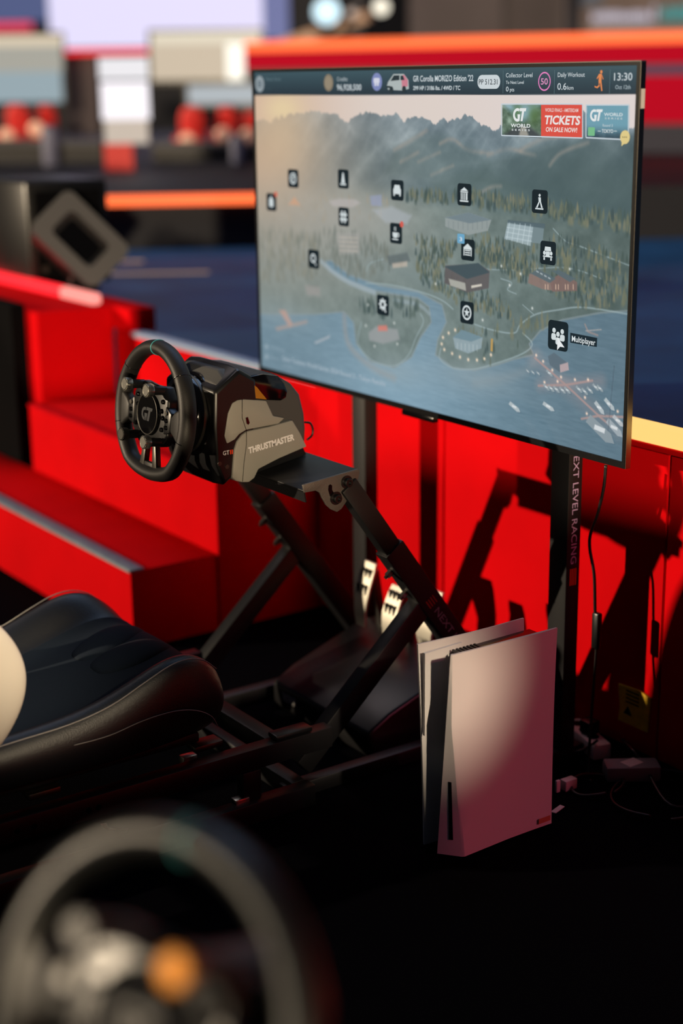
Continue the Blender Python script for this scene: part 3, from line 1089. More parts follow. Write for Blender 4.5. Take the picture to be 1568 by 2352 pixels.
# cursor, badges, label
c = [scr(*p) for p in ((1282, 774), (1298, 798), (1288, 796), (1281, 804))]
spoly('pointer', [[(p.x, p.z) for p in c]], (236, 240, 242), 0.0022)
for (x, y, r, col) in ((635, 446, 4, (214, 110, 90)), (924, 515, 4, (214, 96, 84))):
    p = scr(x, y)
    spoly('alert_dot', [disc(p.x, p.z, 0.0075 * KS)], col, 0.002)
p = scr(1060, 548)
spoly('number_badge', [rrect(p.x, p.z, 0.013, 0.011, 0.003)], (110, 170, 205), 0.002, about=p)
stext('3', 1057, 553, 1063, 554, 9, (236, 240, 242), 0.0, off=0.0025)
P = [scr(*q) for q in ((1310, 764), (1372, 776), (1371, 797), (1310, 787))]
spoly('label_plate', [[(q.x, q.z) for q in P]], (20, 40, 50), 0.001)
stext('Multiplayer', 1314, 784, 1368, 793, 13, (222, 230, 232), 0.01)
# header contents
for x, y, r, col in ((597, 193, 0.0215, (150, 162, 168)), (755, 190, 0.0205, (150, 138, 118)), (866, 188, 0.021, (128, 140, 190))):
    p = scr(x, y)
    spoly('round_badge', [disc(p.x, p.z, r, 28)], col, 0.001, about=p)
p = scr(597, 193)
spoly('badge_mark', ring(p.x, p.z, 0.006, 0.010, 16) + [rect(p.x - .012, p.z - .0015, p.x + .012, p.z + .0015)], (90, 106, 116), 0.0016, about=p)
p = scr(755, 190)
spoly('badge_mark', ring(p.x, p.z, 0.0165, 0.0185, 24), (120, 108, 90), 0.0016, about=p)
p = scr(866, 188)
spoly('badge_mark', [rrect(p.x, p.z + .003, .012, .006, .003), disc(p.x - .005, p.z - .006, .004), disc(p.x + .005, p.z - .006, .004)], (214, 216, 232), 0.0016, about=p)
stext('Nova Sora', 612, 185, 646, 185, 7, (104, 128, 136))
stext('---', 614, 205, 624, 205, 4, (84, 108, 116))
stext('Credits', 775, 186, 799, 186, 9, (186, 198, 202))
stext('96,928,500', 775, 207, 831, 207, 13, SW, 0.012)
# small car picture
p = scr(915, 192)


def pc(pts):
    return [(p.x + a * 0.001, p.z + b * 0.001) for a, b in pts]


spoly('car_picture', [pc([(-45, -6), (-40, 4), (-18, 22), (22, 22), (40, 8), (42, -12), (20, -16), (-40, -14)])], (176, 186, 186), 0.001, about=p)
spoly('car_picture', [pc([(12, 18), (24, 20), (38, 8), (38, -6), (16, -10)])], (206, 130, 146), 0.0013, about=p)
spoly('car_picture', [pc([(-30, 6), (-16, 19), (6, 19), (6, 8)]), pc(disc(-26, -14, 8)), pc(disc(24, -13, 8)), pc(rect(-44, -10, -30, -5)), pc([(10, 8), (10, 18), (20, 18), (26, 8)])], (40, 54, 60), 0.0016, about=p)
stext("GR Corolla MORIZO Edition '22", 950, 187, 1088, 186, 13, SW, 0.014)
stext('299 HP / 3186 lbs. / 4WD / TC', 950, 207, 1058, 206, 9, SW, 0.02)
p = scr(1123, 188)
a, b2 = scr(1097, 188), scr(1149, 188)
spoly('rating_pill', [rrect(p.x, p.z, (b2.x - a.x) / 2, 0.0148 * KS, 0.0145 * KS)], (206, 216, 220), 0.001)
stext('PP 512.31', 1101, 194, 1144, 194, 12, (24, 42, 52), 0.006, off=0.002)
for x in (1156, 1274, 1401):
    p = scr(x, 188)
    spoly('divider', [rect(p.x - .0007, p.z - .024, p.x + .0007, p.z + .024)], (92, 114, 120), 0.001, about=p)
stext('Collector Level', 1163, 178, 1224, 177, 10, SW, 0.004)
stext('To Next Level', 1163, 193, 1204, 192, 7, SW, 0.008)
stext('0', 1163, 210, 1169, 210, 11, SW, 0.01)
stext('pts', 1172, 210, 1182, 210, 9, SW, 0.005)
p = scr(1251, 187)
spoly('level_ring', ring(p.x, p.z, 0.0165, 0.0195, 32), (226, 130, 190), 0.0012, about=p)
stext('50', 1243, 194, 1259, 194, 14, (226, 150, 196), 0.012)
stext('Daily Workout', 1282, 177, 1344, 176, 10, SW, 0.004)
stext('0.6', 1281, 206, 1302, 206, 15, SW, 0.006)
stext('km', 1304, 206, 1318, 206, 9, SW, 0.004)
p = scr(1378, 185)
spoly('runner_icon', [pc2 for pc2 in ([[(p.x + a * .001, p.z + b * .001) for a, b in q] for q in (disc(4, 17, 3.4), [(-3, 13), (6, 13), (5, -2), (-3, -2)], [(-3, -1), (3, -1), (-2, -9), (-8, -12), (-14, -10), (-14, -13), (-6, -15), (1, -11)], [(1, -1), (5, -1), (7, -10), (9, -20), (6, -21), (3, -11)], [(5, 12), (7, 10), (11, 3), (9, 2)], [(-3, 12), (-9, 4), (-7, 3), (-1, 9)])])], (230, 140, 84), 0.0014, about=p)
stext('13:30', 1411, 185, 1453, 184, 17, SW, 0.008)
stext('Oct 12th', 1414, 205, 1449, 204, 9, (176, 192, 198), 0.004)
# banners
P = [scr(*q) for q in ((1243, 240), (1338, 240), (1338, 316), (1243, 313))]
spoly('ticket_banner', [[(q.x, q.z) for q in P]], (222, 82, 70), 0.0009)
stext('WORLD FINALS - AMSTERDAM', 1253, 257, 1329, 257, 8, (236, 214, 210), 0.01)
stext('TICKETS', 1250, 284, 1332, 287, 19, (238, 232, 230), 0.03, 0.18)
stext('ON SALE NOW!', 1254, 302, 1326, 304, 10, (238, 226, 222), 0.02, 0.12)
for bx in (((1153, 239), (1339, 239), (1339, 317), (1153, 311)), ((1347, 241), (1445, 241), (1444, 321), (1347, 316))):
    Q = [scr(*q) for q in bx]
    bb = []
    for i in range(4):
        s0, s1 = Q[i], Q[(i + 1) % 4]
        dd = (s1 - s0).normalized()
        nn = Vector((-dd.z, 0, dd.x)) * 0.0011
        bb.append([((s0 + nn).x, (s0 + nn).z), ((s1 + nn).x, (s1 + nn).z), ((s1 - nn).x, (s1 - nn).z), ((s0 - nn).x, (s0 - nn).z)])
    spoly('banner_outline', bb, (200, 212, 220), 0.0018)


def gtmark(x, y, s):
    p = scr(x, y)
    s = s * KS
    polys = ring(p.x - 0.35 * s, p.z, 0.32 * s, 0.55 * s, 14, 60, 300) + [[(p.x - .35 * s, p.z + .05 * s), (p.x + .0 * s, p.z + .05 * s), (p.x - .08 * s, p.z - .5 * s), (p.x - .28 * s, p.z - .5 * s)]]
    polys += [[(p.x - .05 * s, p.z + .55 * s), (p.x + .75 * s, p.z + .55 * s), (p.x + .68 * s, p.z + .30 * s), (p.x - .1 * s, p.z + .30 * s)],
              [(p.x + .22 * s, p.z + .3 * s), (p.x + .48 * s, p.z + .3 * s), (p.x + .3 * s, p.z - .5 * s), (p.x + .05 * s, p.z - .5 * s)]]
    spoly('emblem', polys, (232, 236, 236), 0.0018)


gtmark(1196, 264, 0.026)
stext('WORLD', 1174, 292, 1219, 293, 8, (236, 240, 240), 0.02)
stext('S E R I E S', 1176, 300, 1218, 301, 4, (220, 226, 226), 0.02)
gtmark(1372, 265, 0.022)
stext('WORLD', 1388, 266, 1431, 267, 7, (220, 230, 232), 0.02)
stext('S E R I E S', 1390, 274, 1430, 274, 4, (200, 212, 214), 0.02)
stext('Round 3', 1385, 291, 1408, 291, 6, (196, 210, 214), 0.008)
stext('TOKYO', 1383, 305, 1409, 305, 8, (220, 228, 230), 0.016)
for x0, x1 in ((1374, 1381), (1411, 1418)):
    p, q = scr(x0, 301), scr(x1, 301)
    spoly('divider', [rect(p.x, p.z - .0006, q.x, p.z + .0006)], (200, 212, 214), 0.0018)
p = scr(1359, 302)
spoly('green_tag', [rrect(p.x, p.z, 0.010, 0.0085, 0.002)], (120, 190, 140), 0.0014, about=p)
p = scr(1437, 315)
spoly('chat_bubble', [disc(p.x, p.z, 0.0135, 24), [(p.x - .009, p.z - .008), (p.x, p.z - .012), (p.x - .009, p.z - .018)]], (226, 206, 140), 0.0022, about=p)
spoly('chat_dots', [disc(p.x + k * .005, p.z, .0014, 10) for k in (-1, 0, 1)], (90, 84, 60), 0.003, about=p)
# lower left notice
for x, y in ((613, 796), (613, 819)):
    p = scr(x, y)
    spoly('notice_mark', [disc(p.x, p.z, 0.008)], (150, 170, 182), 0.0012, about=p)
stext('Notices', 622, 801, 655, 809, 9, (140, 162, 176))
stext('News', 622, 824, 641, 829, 9, (140, 162, 176))
stext('Gran Turismo World Series 2024 Round 3 - Tokyo Results', 650, 828, 886, 886, 10, (172, 188, 200), 0.012)
stext('10/12/2024', 650, 843, 674, 849, 7, (140, 162, 176))

# ================================================================== television stand
ts = thing('television_stand', 'black floor stand with two lettered posts carrying the television', 'stand', (0.5, -0.28, 0))
M_POST = mat('stand_black', (24, 24, 27), 0.5, spec=0.4, bump=0.1, bscale=800)
PY0, PY1 = TY + 0.056, TY + 0.092
PXR = on(1303, 1200, 'Y', PY0).x
PXL = on(838, 1100, 'Y', PY0).x
for X in (PXL, PXR):
    MB().box((X - 0.05, PY0, 0.026), (X, PY1, 1.05)).build('post', M_POST, ts, bevel=0.002)
    MB().box((X - 0.048, PY0 - 0.11, 0.0), (X - 0.002, PY1 + 0.03, 0.026)).build('foot', M_POST, ts, bevel=0.003)
MB().box((PXL, PY0 + 0.006, 0.72), (PXR - 0.05, PY1, 0.77)).build('mount_bar', M_POST, ts, bevel=0.002)
MB().box((TVX - 0.18, TY + 0.0405, 0.70), (TVX + 0.18, PY0 + 0.004, 0.93)).build('mount_plate', M_POST, ts, bevel=0.002)
xf = PXR + 0.0006
M_LILAC = mat('lilac_print', (196, 168, 214), 0.4)
t0 = on(1318, 1040, 'X', xf)
t1 = on(1305, 1300, 'X', xf)
text_on('lettering', 'NEXT LEVEL RACING', (xf, PY0 + 0.011, t0.z + 0.012), (0, 0, -1), (0, 1, 0), t0.z - t1.z + 0.010, 0.0145, M_LILAC, ts, 0.0)
b = MB()
for k in range(4):
    b.box((xf - 0.0003, PY0 + 0.0095 + k * 0.0047, t1.z - 0.042), (xf + 0.0003, PY0 + 0.0122 + k * 0.0047, t1.z - 0.008))
b.build('bar_emblem', M_ORANGE, ts)

# ================================================================== simulator cockpit frame
RX = 0.44
fr = thing('cockpit_frame', 'black tubular steel cockpit frame under the seat and steering wheel', 'frame', (RX, -1.0, 0))


def mir(x):
    return 2 * RX - x


for sx in (1, -1):
    X = RX + sx * 0.23
    rail = MB().box((X + sx * 0.02 - 0.016, -2.15, 0.098), (X + sx * 0.02 + 0.016, -0.745, 0.140)).build('seat_rail', M_BLACK, fr, bevel=0.003)
    for yy in (-1.395, -1.365, -1.262, -1.243):
        MB().cyl((X + sx * 0.0361, yy, 0.117), (X + sx * 0.0366, yy, 0.117), 0.0055, n=14).build('slot_hole', M_GLOSS, rail)
    MB().box((X + sx * 0.04 - 0.016, -2.15, 0.0), (X + sx * 0.04 + 0.016, -0.80, 0.042)).build('base_rail', M_BLACK, fr, bevel=0.003)
    for yy in (-2.05, -0.93):
        MB().box((X + sx * 0.026 - 0.012, yy - 0.02, 0.042), (X + sx * 0.026 + 0.012, yy + 0.02, 0.098)).build('rail_spacer', M_BLACK, fr, bevel=0.002)
    # front strut: telescopic, leaning away from the seat towards the floor
    dv = Vector((0, 0.245, -0.341)).normalized()
    nv_ = Vector((0, 0.812, 0.583))
    top = Vector((X, -0.655, 0.601)) - nv_ * 0.022
    t_mid = 0.155
    MB().bar(top - dv * 0.02, top + dv * (t_mid + 0.03), 0.030, 0.040, up=nv_).build('upper_strut', M_BLACK, fr, bevel=0.003)
    k_end = (top.z - 0.024) / -dv.z
    low = MB().bar(top + dv * t_mid, top + dv * k_end, 0.038, 0.050, up=nv_).build('lower_strut', M_BLACK, fr, bevel=0.003)
    for kk in (0.20, 0.262):
        c = top + dv * kk - nv_ * 0.026
        MB().cyl(c, c - nv_ * 0.012, 0.007, n=6).cyl(c - nv_ * 0.012, c - nv_ * 0.018, 0.004, n=10).build('bolt', M_DARKSTEEL, fr)
    # brace back to the rails
    b0 = top + dv * 0.31 - nv_ * 0.02
    MB().bar(b0, (X, -0.80, 0.06), 0.034, 0.042, up=(0, -0.8, 0.6)).build('brace', M_BLACK, fr, bevel=0.003)
    foot = top + dv * k_end
    MB().box((X - 0.015, -0.84, 0.0), (X + 0.015, foot.y + 0.05, 0.03)).build('floor_runner', M_BLACK, fr, bevel=0.003)
    if sx == 1:
        # printing on the near strut
        u = dv
        w = nv_
        xf2 = X + 0.0196
        p0 = top + dv * 0.30
        b = MB()
        for kk in range(4):
            o = p0 + w * (-0.011 + kk * 0.0062)
            b.prism([Vector((xf2, (o).y, (o).z)), Vector((xf2, (o + u * 0.020).y, (o + u * 0.020).z)), Vector((xf2, (o + u * 0.020 + w * 0.0026).y, (o + u * 0.020 + w * 0.0026).z)), Vector((xf2, (o + w * 0.0026).y, (o + w * 0.0026).z))], (0.0004, 0, 0))
        b.build('bar_emblem', mat('dim_orange_print', (150, 46, 26), 0.5), fr)
        o = top + dv * 0.332 - w * 0.008
        text_on('lettering', 'NEXT LEVEL RACING', (xf2 + 0.0002, o.y, o.z), u, w, 0.26, 0.0145, mat('grey_print', (120, 116, 130), 0.5), fr)
# cross tubes
for yy, z in ((-0.86, 0.119), (-1.62, 0.119), (-2.08, 0.119)):
    MB().box((RX - 0.232, yy - 0.018, z - 0.019), (RX + 0.232, yy + 0.018, z + 0.0195)).build('cross_tube', M_BLACK, fr, bevel=0.003)
MB().box((RX - 0.25, -0.832, 0.003), (RX + 0.25, -0.80, 0.04)).build('cross_tube', M_BLACK, fr, bevel=0.003)
for (x, y) in ((RX + 0.20, -0.99), (RX - 0.20, -0.99), (RX + 0.20, -1.32), (RX - 0.20, -1.32)):
    MB().box((x - 0.018, y - 0.03, 0.1405), (x + 0.018, y + 0.03, 0.152)).build('seat_bracket', M_DARKSTEEL, fr, bevel=0.002)
# steel end clips that catch the light
for px0, z in (((418, 1730), 0.10), ((538, 1828), 0.05)):
    q = on(px0[0] + 10, px0[1] + 8, 'Z', z)
    MB().box((q.x - 0.016, q.y - 0.008, z - 0.022), (q.x + 0.004, q.y + 0.022, z)).build('steel_clip', M_STEEL, fr, bevel=0.002)
MB().box((0.672, -0.872, 0.1405), (0.705, -0.79, 0.152)).build('adjuster_handle', M_PLAST, fr, bevel=0.004)
# wheel deck with folded side flanges
SL = Vector((0, 0.123, 0.020)).normalized()
UPD = Vector((0, -0.020, 0.123)).normalized()
d0 = Vector((0, -0.780, 0.604))
b = MB()
b.prism([Vector((RX - 0.2335, d0.y, d0.z)), Vector((RX + 0.2335, d0.y, d0.z)), Vector((RX + 0.2335, 0, 0)) + Vector((0, d0.y, d0.z)) + SL * 0.128, Vector((RX - 0.2335, 0, 0)) + Vector((0, d0.y, d0.z)) + SL * 0.128], UPD * 0.004)
b.build('wheel_deck', M_BLACK, fr, bevel=0.0012)
MB().prism([Vector((RX - 0.233, d0.y, d0.z)), Vector((RX + 0.233, d0.y, d0.z)), Vector((RX + 0.233, d0.y, d0.z)) - UPD * 0.020, Vector((RX - 0.233, d0.y, d0.z)) - UPD * 0.020], SL * 0.003).build('deck_lip', M_BLACK, fr)
M_FLANGE = mat('flange_metal', (104, 98, 94), 0.42, metal=0.55, bump=0.35, bscale=700)
fl_px = [(692, 1113), (757, 1094), (820, 1076), (823, 1082), (820, 1096), (805, 1128), (793, 1150), (781, 1168), (771, 1175), (757, 1169), (745, 1158), (736, 1143), (731, 1131), (722, 1126), (696, 1131)]
for sx in (1, -1):
    pts = [on(x, y, 'X', RX + 0.2335) for x, y in fl_px]
    pts = [Vector((RX + sx * 0.2335, p.y, p.z)) for p in pts]
    fo = MB().prism(pts, (sx * 0.0045, 0, 0)).build('side_flange', M_FLANGE, fr, bevel=0.001)
    xo = RX + sx * 0.238
    sl = [on(x, y, 'X', RX + 0.2335) for x, y in ((751, 1114), (755, 1111), (759, 1114), (759, 1124), (766, 1136), (771, 1143), (760, 1146), (754, 1138), (750, 1124))]
    MB().prism([Vector((xo, p.y, p.z)) for p in sl], (sx * 0.0006, 0, 0)).build('slot', M_GLOSS, fo)
    for x, y in ((792, 1106), (767, 1143)):
        p = on(x, y, 'X', RX + 0.2335)
        MB().lathe([(0.0125, 0), (0.0125, 0.003), (0.0085, 0.0032), (0.0085, 0.010), (0.0075, 0.011), (0.004, 0.011), (0.004, 0.007)], (xo, p.y, p.z), (sx, 0, 0), 20).build('bolt', M_PLAST, fo, smooth=40)

# ================================================================== seat
se = thing('racing_chair', 'black leather racing seat with navy fabric centre and pale side bolster', 'seat', (RX, -1.3, 0.152))


def sect(y, zb, zc, zs, hw, n_in=None):
    L = []
    half = [(0.0, zb), (hw * 0.55, zb), (hw * 0.90, zb + 0.012), (hw * 1.0, zb + 0.40 * (zc - zb)), (hw * 1.01, zb + 0.66 * (zc - zb)), (hw * 0.965, zc - 0.016), (hw * 0.89, zc), (hw * 0.80, zc - 0.008),
            (hw * 0.68, zs + 0.42 * (zc - zs)), (hw * 0.58, zs + 0.06 * (zc - zs)), (hw * 0.30, zs + 0.003), (0.0, zs)]
    for x, z in half:
        L.append(Vector((RX + x, y, z)))
    for x, z in reversed(half[1:-1]):
        L.append(Vector((RX - x, y, z)))
    return L


stn = [(-1.60, .165, .250, .215, .235), (-1.48, .160, .268, .212, .250), (-1.38, .158, .277, .214, .256), (-1.28, .156, .283, .222, .258), (-1.20, .155, .298, .236, .258), (-1.13, .155, .325, .256, .257),
       (-1.08, .156, .343, .270, .255), (-1.04, .158, .346, .280, .252), (-1.005, .161, .334, .286, .247), (-0.975, .168, .308, .282, .238), (-0.955, .180, .280, .264, .222), (-0.948, .205, .250, .240, .19)]
MB().loft([sect(*s) for s in stn]).build('cushion', M_LEATHER, se, smooth=180, subdiv=2)
# fabric centre on the cushion
rows = []
for (y, zb, zc, zs, hw) in stn[1:-1]:
    rows.append([Vector((RX + hw * k, y, zs + 0.004 + 0.010 * (1 - (k / 0.6) ** 2) + (0.42 * (zc - zs) * max(0, abs(k) - 0.5) / 0.16))) for k in (-.60, -.5, -.3, -.1, .1, .3, .5, .60)])
b = MB()
n = 8
b.add([p for r in rows for p in r], [(i * n + j, i * n + j + 1, (i + 1) * n + j + 1, (i + 1) * n + j) for i in range(len(rows) - 1) for j in range(n - 1)])
b.build('centre_panel', M_FABRIC, se, smooth=180, subdiv=2)


def surf(x, y):
    """height of the fabric centre"""
    ys = [s[0] for s in stn]
    z = np.interp(y, ys, [s[3] for s in stn])
    hw = np.interp(y, ys, [s[4] for s in stn])
    k = min(0.6, abs(x - RX) / hw)
    return float(z + 0.004 + 0.010 * (1 - (k / 0.6) ** 2))


# raised thigh pads
for (x0, x1) in ((0.36, 0.405), (0.455, 0.50)):
    secs = []
    for i in range(9):
        t = i / 8
        y = -1.13 + t * 0.165
        w = 0.052 * math.sin(math.pi * min(1, 0.12 + t * 0.9)) ** 0.6
        h = 0.016 * math.sin(math.pi * min(1, 0.08 + t * 0.85)) + 0.002
        cx = x0 + (x1 - x0) * (0.5) + (0.02 * (t - 0.5)) * (-1 if x0 < RX else 1)
        secs.append([Vector((cx + w * math.cos(a), y, surf(cx, y) - 0.004 + h * max(0, math.sin(a)) + (-0.004 if math.sin(a) < -0.1 else 0))) for a in [k * 2 * math.pi / 12 for k in range(12)]])
    MB().loft(secs).build('thigh_pad', M_FABRIC, se, smooth=180, subdiv=1)
# stitching lines along both bolsters
for sx in (1, -1):
    ln = []
    for (y, zb, zc, zs, hw) in stn[1:-2]:
        ln.append((RX + sx * hw * 0.955, y, zc - 0.0075))
    MB().tube(smoothpts(ln, 5), 0.0012, 5).build('stitching', M_STITCH, se, smooth=180)
    ln = [on(x, y, 'X', RX + 0.2605) for x, y in ((170, 1712), (250, 1690), (330, 1655), (400, 1634), (450, 1632), (485, 1645), (500, 1668))]
    ln = [(RX + sx * (p.x - RX), p.y, p.z) for p in ln]
    MB().tube(smoothpts(ln, 5), 0.0009, 5).build('seam', M_STITCH, se, smooth=180)
# shell under the cushion
MB().box((RX - 0.20, -1.62, 0.1525), (RX + 0.20, -1.0, 0.172)).build('seat_pan', M_BLACK, se, bevel=0.004)
# backrest, mostly out of the frame
secs = []
for i in range(8):
    t = i / 7
    z = 0.20 + t * 0.78
    yc = -1.50 - t * 0.30
    hw = 0.25 + 0.03 * math.sin(t * 3.0) - 0.10 * max(0, t - 0.7) / 0.3
    f = 0.075 * (1 - 0.5 * t)
    pr_ = [(0, yc), (hw * .55, yc), (hw * .70, yc + f * .55), (hw * .86, yc + f), (hw, yc + f * .7), (hw, yc - .06), (hw * .6, yc - .10), (0, yc - .11)]
    L = [Vector((RX + x, y, z)) for x, y in pr_] + [Vector((RX - x, y, z)) for x, y in reversed(pr_[1:-1])]
    secs.append(L)
MB().loft(secs).build('backrest', M_LEATHER, se, smooth=180, subdiv=2)
for sx in (1, -1):
    bl = []
    for i in range(9):
        t = i / 8
        z = 0.270 + t * 0.245
        yb = -1.47 - 0.05 * t
        front = -1.47 + 0.115 * math.sin(math.pi * (0.10 + 0.80 * t)) ** 0.7
        x = RX + sx * (0.262 - 0.006 * abs(t - .5))
        bl.append([Vector((x + sx * 0.022, yb, z)), Vector((x + sx * 0.030, (yb + front) / 2, z)), Vector((x + sx * 0.020, front - .010, z)), Vector((x + sx * 0.002, front, z)), Vector((x - sx * 0.022, front - .012, z)), Vector((x - sx * 0.026, yb, z))])
    MB().loft(bl).build('side_bolster', M_PALE if sx == 1 else M_LEATHER, se, smooth=180, subdiv=2)
MB().box((RX - 0.12, -1.93, 0.93), (RX + 0.12, -1.80, 1.12)).build('head_pad', M_LEATHER, se, bevel=0.04, segs=4)

# ================================================================== steering wheel and its base
HUB = Vector((RX, -0.958, 0.737))
rw = thing('steering_controller', 'black racing wheel with silver knobs on a charcoal wheel base', 'steering wheel', (RX, -0.74, 0.625))
TILT = math.radians(-7)
TM = Matrix.Translation(HUB) @ Matrix.Rotation(TILT, 4, 'X')     # local: wheel in XZ, driver at -Y
# rim path with a flattened bottom
rim = []
for i in range(64):
    a = 2 * math.pi * i / 64
    x, z = math.cos(a), math.sin(a)
    r = 0.1245
    px_, pz_ = x * r, z * r
    if pz_ < -0.098:
        k = (-0.098 - pz_)
        pz_ = -0.098 - k * 0.55
    rim.append((px_, 0, pz_))
b = MB(TM)
vs = []
n = 16
for k in range(64):
    p = Vector(rim[k])
    d = (Vector(rim[(k + 1) % 64]) - Vector(rim[k - 1])).normalized()
    out = d.cross(Vector((0, 1, 0)))
    if out.dot(p) < 0:
        out = -out
    a = 2 * math.pi * k / 64
    fat = 1.0 + 0.10 * abs(math.cos(a)) ** 4
    for i in range(n):
        t = 2 * math.pi * i / n
        vs.append(p + out * (0.0140 * fat * math.cos(t)) + Vector((0, 1, 0)) * (0.0170 * math.sin(t)))
b.add(vs, [(k * n + i, k * n + (i + 1) % n, ((k + 1) % 64) * n + (i + 1) % n, ((k + 1) % 64) * n + i) for k in range(64) for i in range(n)])
rimo = b.build('rim', M_RUBBER, rw, smooth=180)
# centre mark and leather joints
def rim_ring(ang, r, w, m, name):
    a = math.radians(ang)
    c = Vector((math.cos(a) * 0.1245, 0, math.sin(a) * 0.1245))
    o = Vector((math.cos(a), 0, math.sin(a)))
    pts = [c + o * ((0.0140 + r) * math.cos(t)) + Vector((0, 1, 0)) * ((0.0170 + r) * math.sin(t)) for t in [2 * math.pi * i / 24 for i in range(24)]]
    MB(TM).tube(pts, w, 5, closed=True).build(name, m, rimo, smooth=180)


rim_ring(90, 0.0002, 0.0011, mat('teal_thread', (60, 150, 160), 0.5), 'centre_mark')
for ang in (40, 140, 196, -16):
    rim_ring(ang, 0.0, 0.0008, M_GLOSS, 'leather_joint')
# thumb grips where the spokes meet the rim
for sx in (1, -1):
    b = MB(TM)
    b.prism([(sx * 0.118, 0.010, 0.030), (sx * 0.092, 0.010, 0.018), (sx * 0.080, 0.010, 0.006), (sx * 0.080, 0.010, -0.022), (sx * 0.094, 0.010, -0.030), (sx * 0.114, 0.010, -0.046)], (0, -0.022, 0))
    b.build('spoke', M_RUBBER, rw, bevel=0.006, segs=3)
    b = MB(TM)
    b.prism([(sx * 0.084, -0.0125, 0.012), (sx * 0.062, -0.0125, 0.024), (sx * 0.058, -0.0125, -0.030), (sx * 0.080, -0.0125, -0.024)], (0, 0.020, 0))
    b.build('button_plate', M_PLAST, rw, bevel=0.003)
    for k, zz in enumerate((0.012, -0.002, -0.015)):
        MB(TM).cyl((sx * 0.069, -0.0125, zz), (sx * 0.069, -0.0155, zz), 0.0042, n=14).build('button', M_DARKSTEEL if k == 0 else M_GLOSS, rw)
# hub plate
hp = [(-0.066, 0.034), (-0.046, 0.058), (-0.012, 0.054), (0.012, 0.054), (0.046, 0.058), (0.066, 0.034), (0.068, -0.034), (0.046, -0.056), (0.022, -0.060), (-0.022, -0.060), (-0.046, -0.056), (-0.068, -0.034)]
MB(TM).prism([(x, -0.010, z) for x, z in hp], (0, 0.024, 0)).build('hub_plate', M_PLAST, rw, bevel=0.005, segs=3)
MB(TM).lathe([(0.039, 0), (0.039, 0.004), (0.0375, 0.006)], (0, -0.010, 0), (0, -1, 0), 48).build('emblem_disc', M_GLOSS, rw, smooth=40)
MB(TM).tube([(0.0385 * math.cos(t), -0.0158, 0.0385 * math.sin(t)) for t in [2 * math.pi * i / 48 for i in range(48)]], 0.0010, 6, closed=True).build('emblem_ring', M_DARKSTEEL, rw, smooth=180)
b = MB(TM)
M_EMB = mat('emblem_grey', (70, 72, 76), 0.35, metal=0.4)
gt = ring(-0.008, -0.001, 0.007, 0.0125, 16, 70, 300) + [[(-.009, .0005), (.002, .0005), (-.001, -.013), (-.008, -.013)], [(-.001, .0125), (.021, .0125), (.019, .0065), (-.0025, .0065)], [(.006, .0065), (.014, .0065), (.009, -.013), (.0015, -.013)]]
for P in gt:
    b.prism([(x, -0.0161, z) for x, z in P], (0, -0.0004, 0))
b.build('gt_emblem', M_EMB, rw)
# bottom spoke: two aluminium legs around an opening
for sx in (1, -1):
    MB(TM).prism([(sx * 0.012, -0.008, -0.056), (sx * 0.023, -0.008, -0.054), (sx * 0.034, -0.008, -0.104), (sx * 0.016, -0.008, -0.104)], (0, 0.012, 0)).build('bottom_spoke', M_DARKSTEEL, rw, bevel=0.002)
MB(TM).prism([(-0.016, -0.007, -0.092), (0.016, -0.007, -0.092), (0.020, -0.007, -0.104), (-0.020, -0.007, -0.104)], (0, 0.010, 0)).build('bottom_spoke', M_RUBBER, rw, bevel=0.002)


# silver rotary knobs
def knob(x, z, y0=-0.010, r=0.0118, m=M_STEEL, L=0.034):
    k = MB(TM).cyl((x, y0 + 0.006, z), (x, y0 - L + 0.012, z), r * 0.72, n=18).build('knob_stem', M_PLAST, rw, smooth=40)
    b = MB(TM)
    b.lathe([(r * 0.96, 0), (r, 0.0015), (r, 0.0125), (r * 0.9, 0.014), (r * 0.86, 0.0135)], (x, y0 - L + 0.012, z), (0, -1, 0), 26)
    for i in range(22):
        a = 2 * math.pi * i / 22
        b.box((-0.0006, -0.004, -0.0005), (0.0006, 0.0, 0.0009), Matrix.Translation((x + math.cos(a) * r, y0 - L - 0.0005 + 0.0035, z + math.sin(a) * r)) @ Matrix.Rotation(-a + math.pi / 2, 4, 'Y'))
    return b.build('knob', m, rw, smooth=22)


knob(-0.042, 0.050)
knob(0.042, 0.050)
knob(0.044, -0.046)
knob(-0.044, -0.046, m=M_DARKSTEEL)
for x, z in ((-.048, .030), (.050, .030), (-.05, -.025), (.05, -.022), (.046, .012), (-.046, .012), (.052, 0), (-.028, -.052), (.03, -.052)):
    MB(TM).lathe([(0.0045, 0), (0.0045, 0.003), (0.0038, 0.0042)], (x, -0.0098, z), (0, -1, 0), 14).build('button', M_GLOSS, rw, smooth=40)
MB(TM).tube([(-0.020, -0.006, 0.053), (0, -0.010, 0.056), (0.020, -0.006, 0.053)], 0.004, 8).build('hub_bridge', M_DARKSTEEL, rw, smooth=180)
# paddles behind the rim
for sx in (1, -1):
    MB(TM).prism([(sx * 0.050, 0.026, 0.045), (sx * 0.085, 0.026, 0.050), (sx * 0.092, 0.026, 0.010), (sx * 0.085, 0.026, -0.020), (sx * 0.050, 0.026, -0.015)], (0, 0.004, 0)).build('shift_paddle', M_GLOSS, rw, bevel=0.0015)
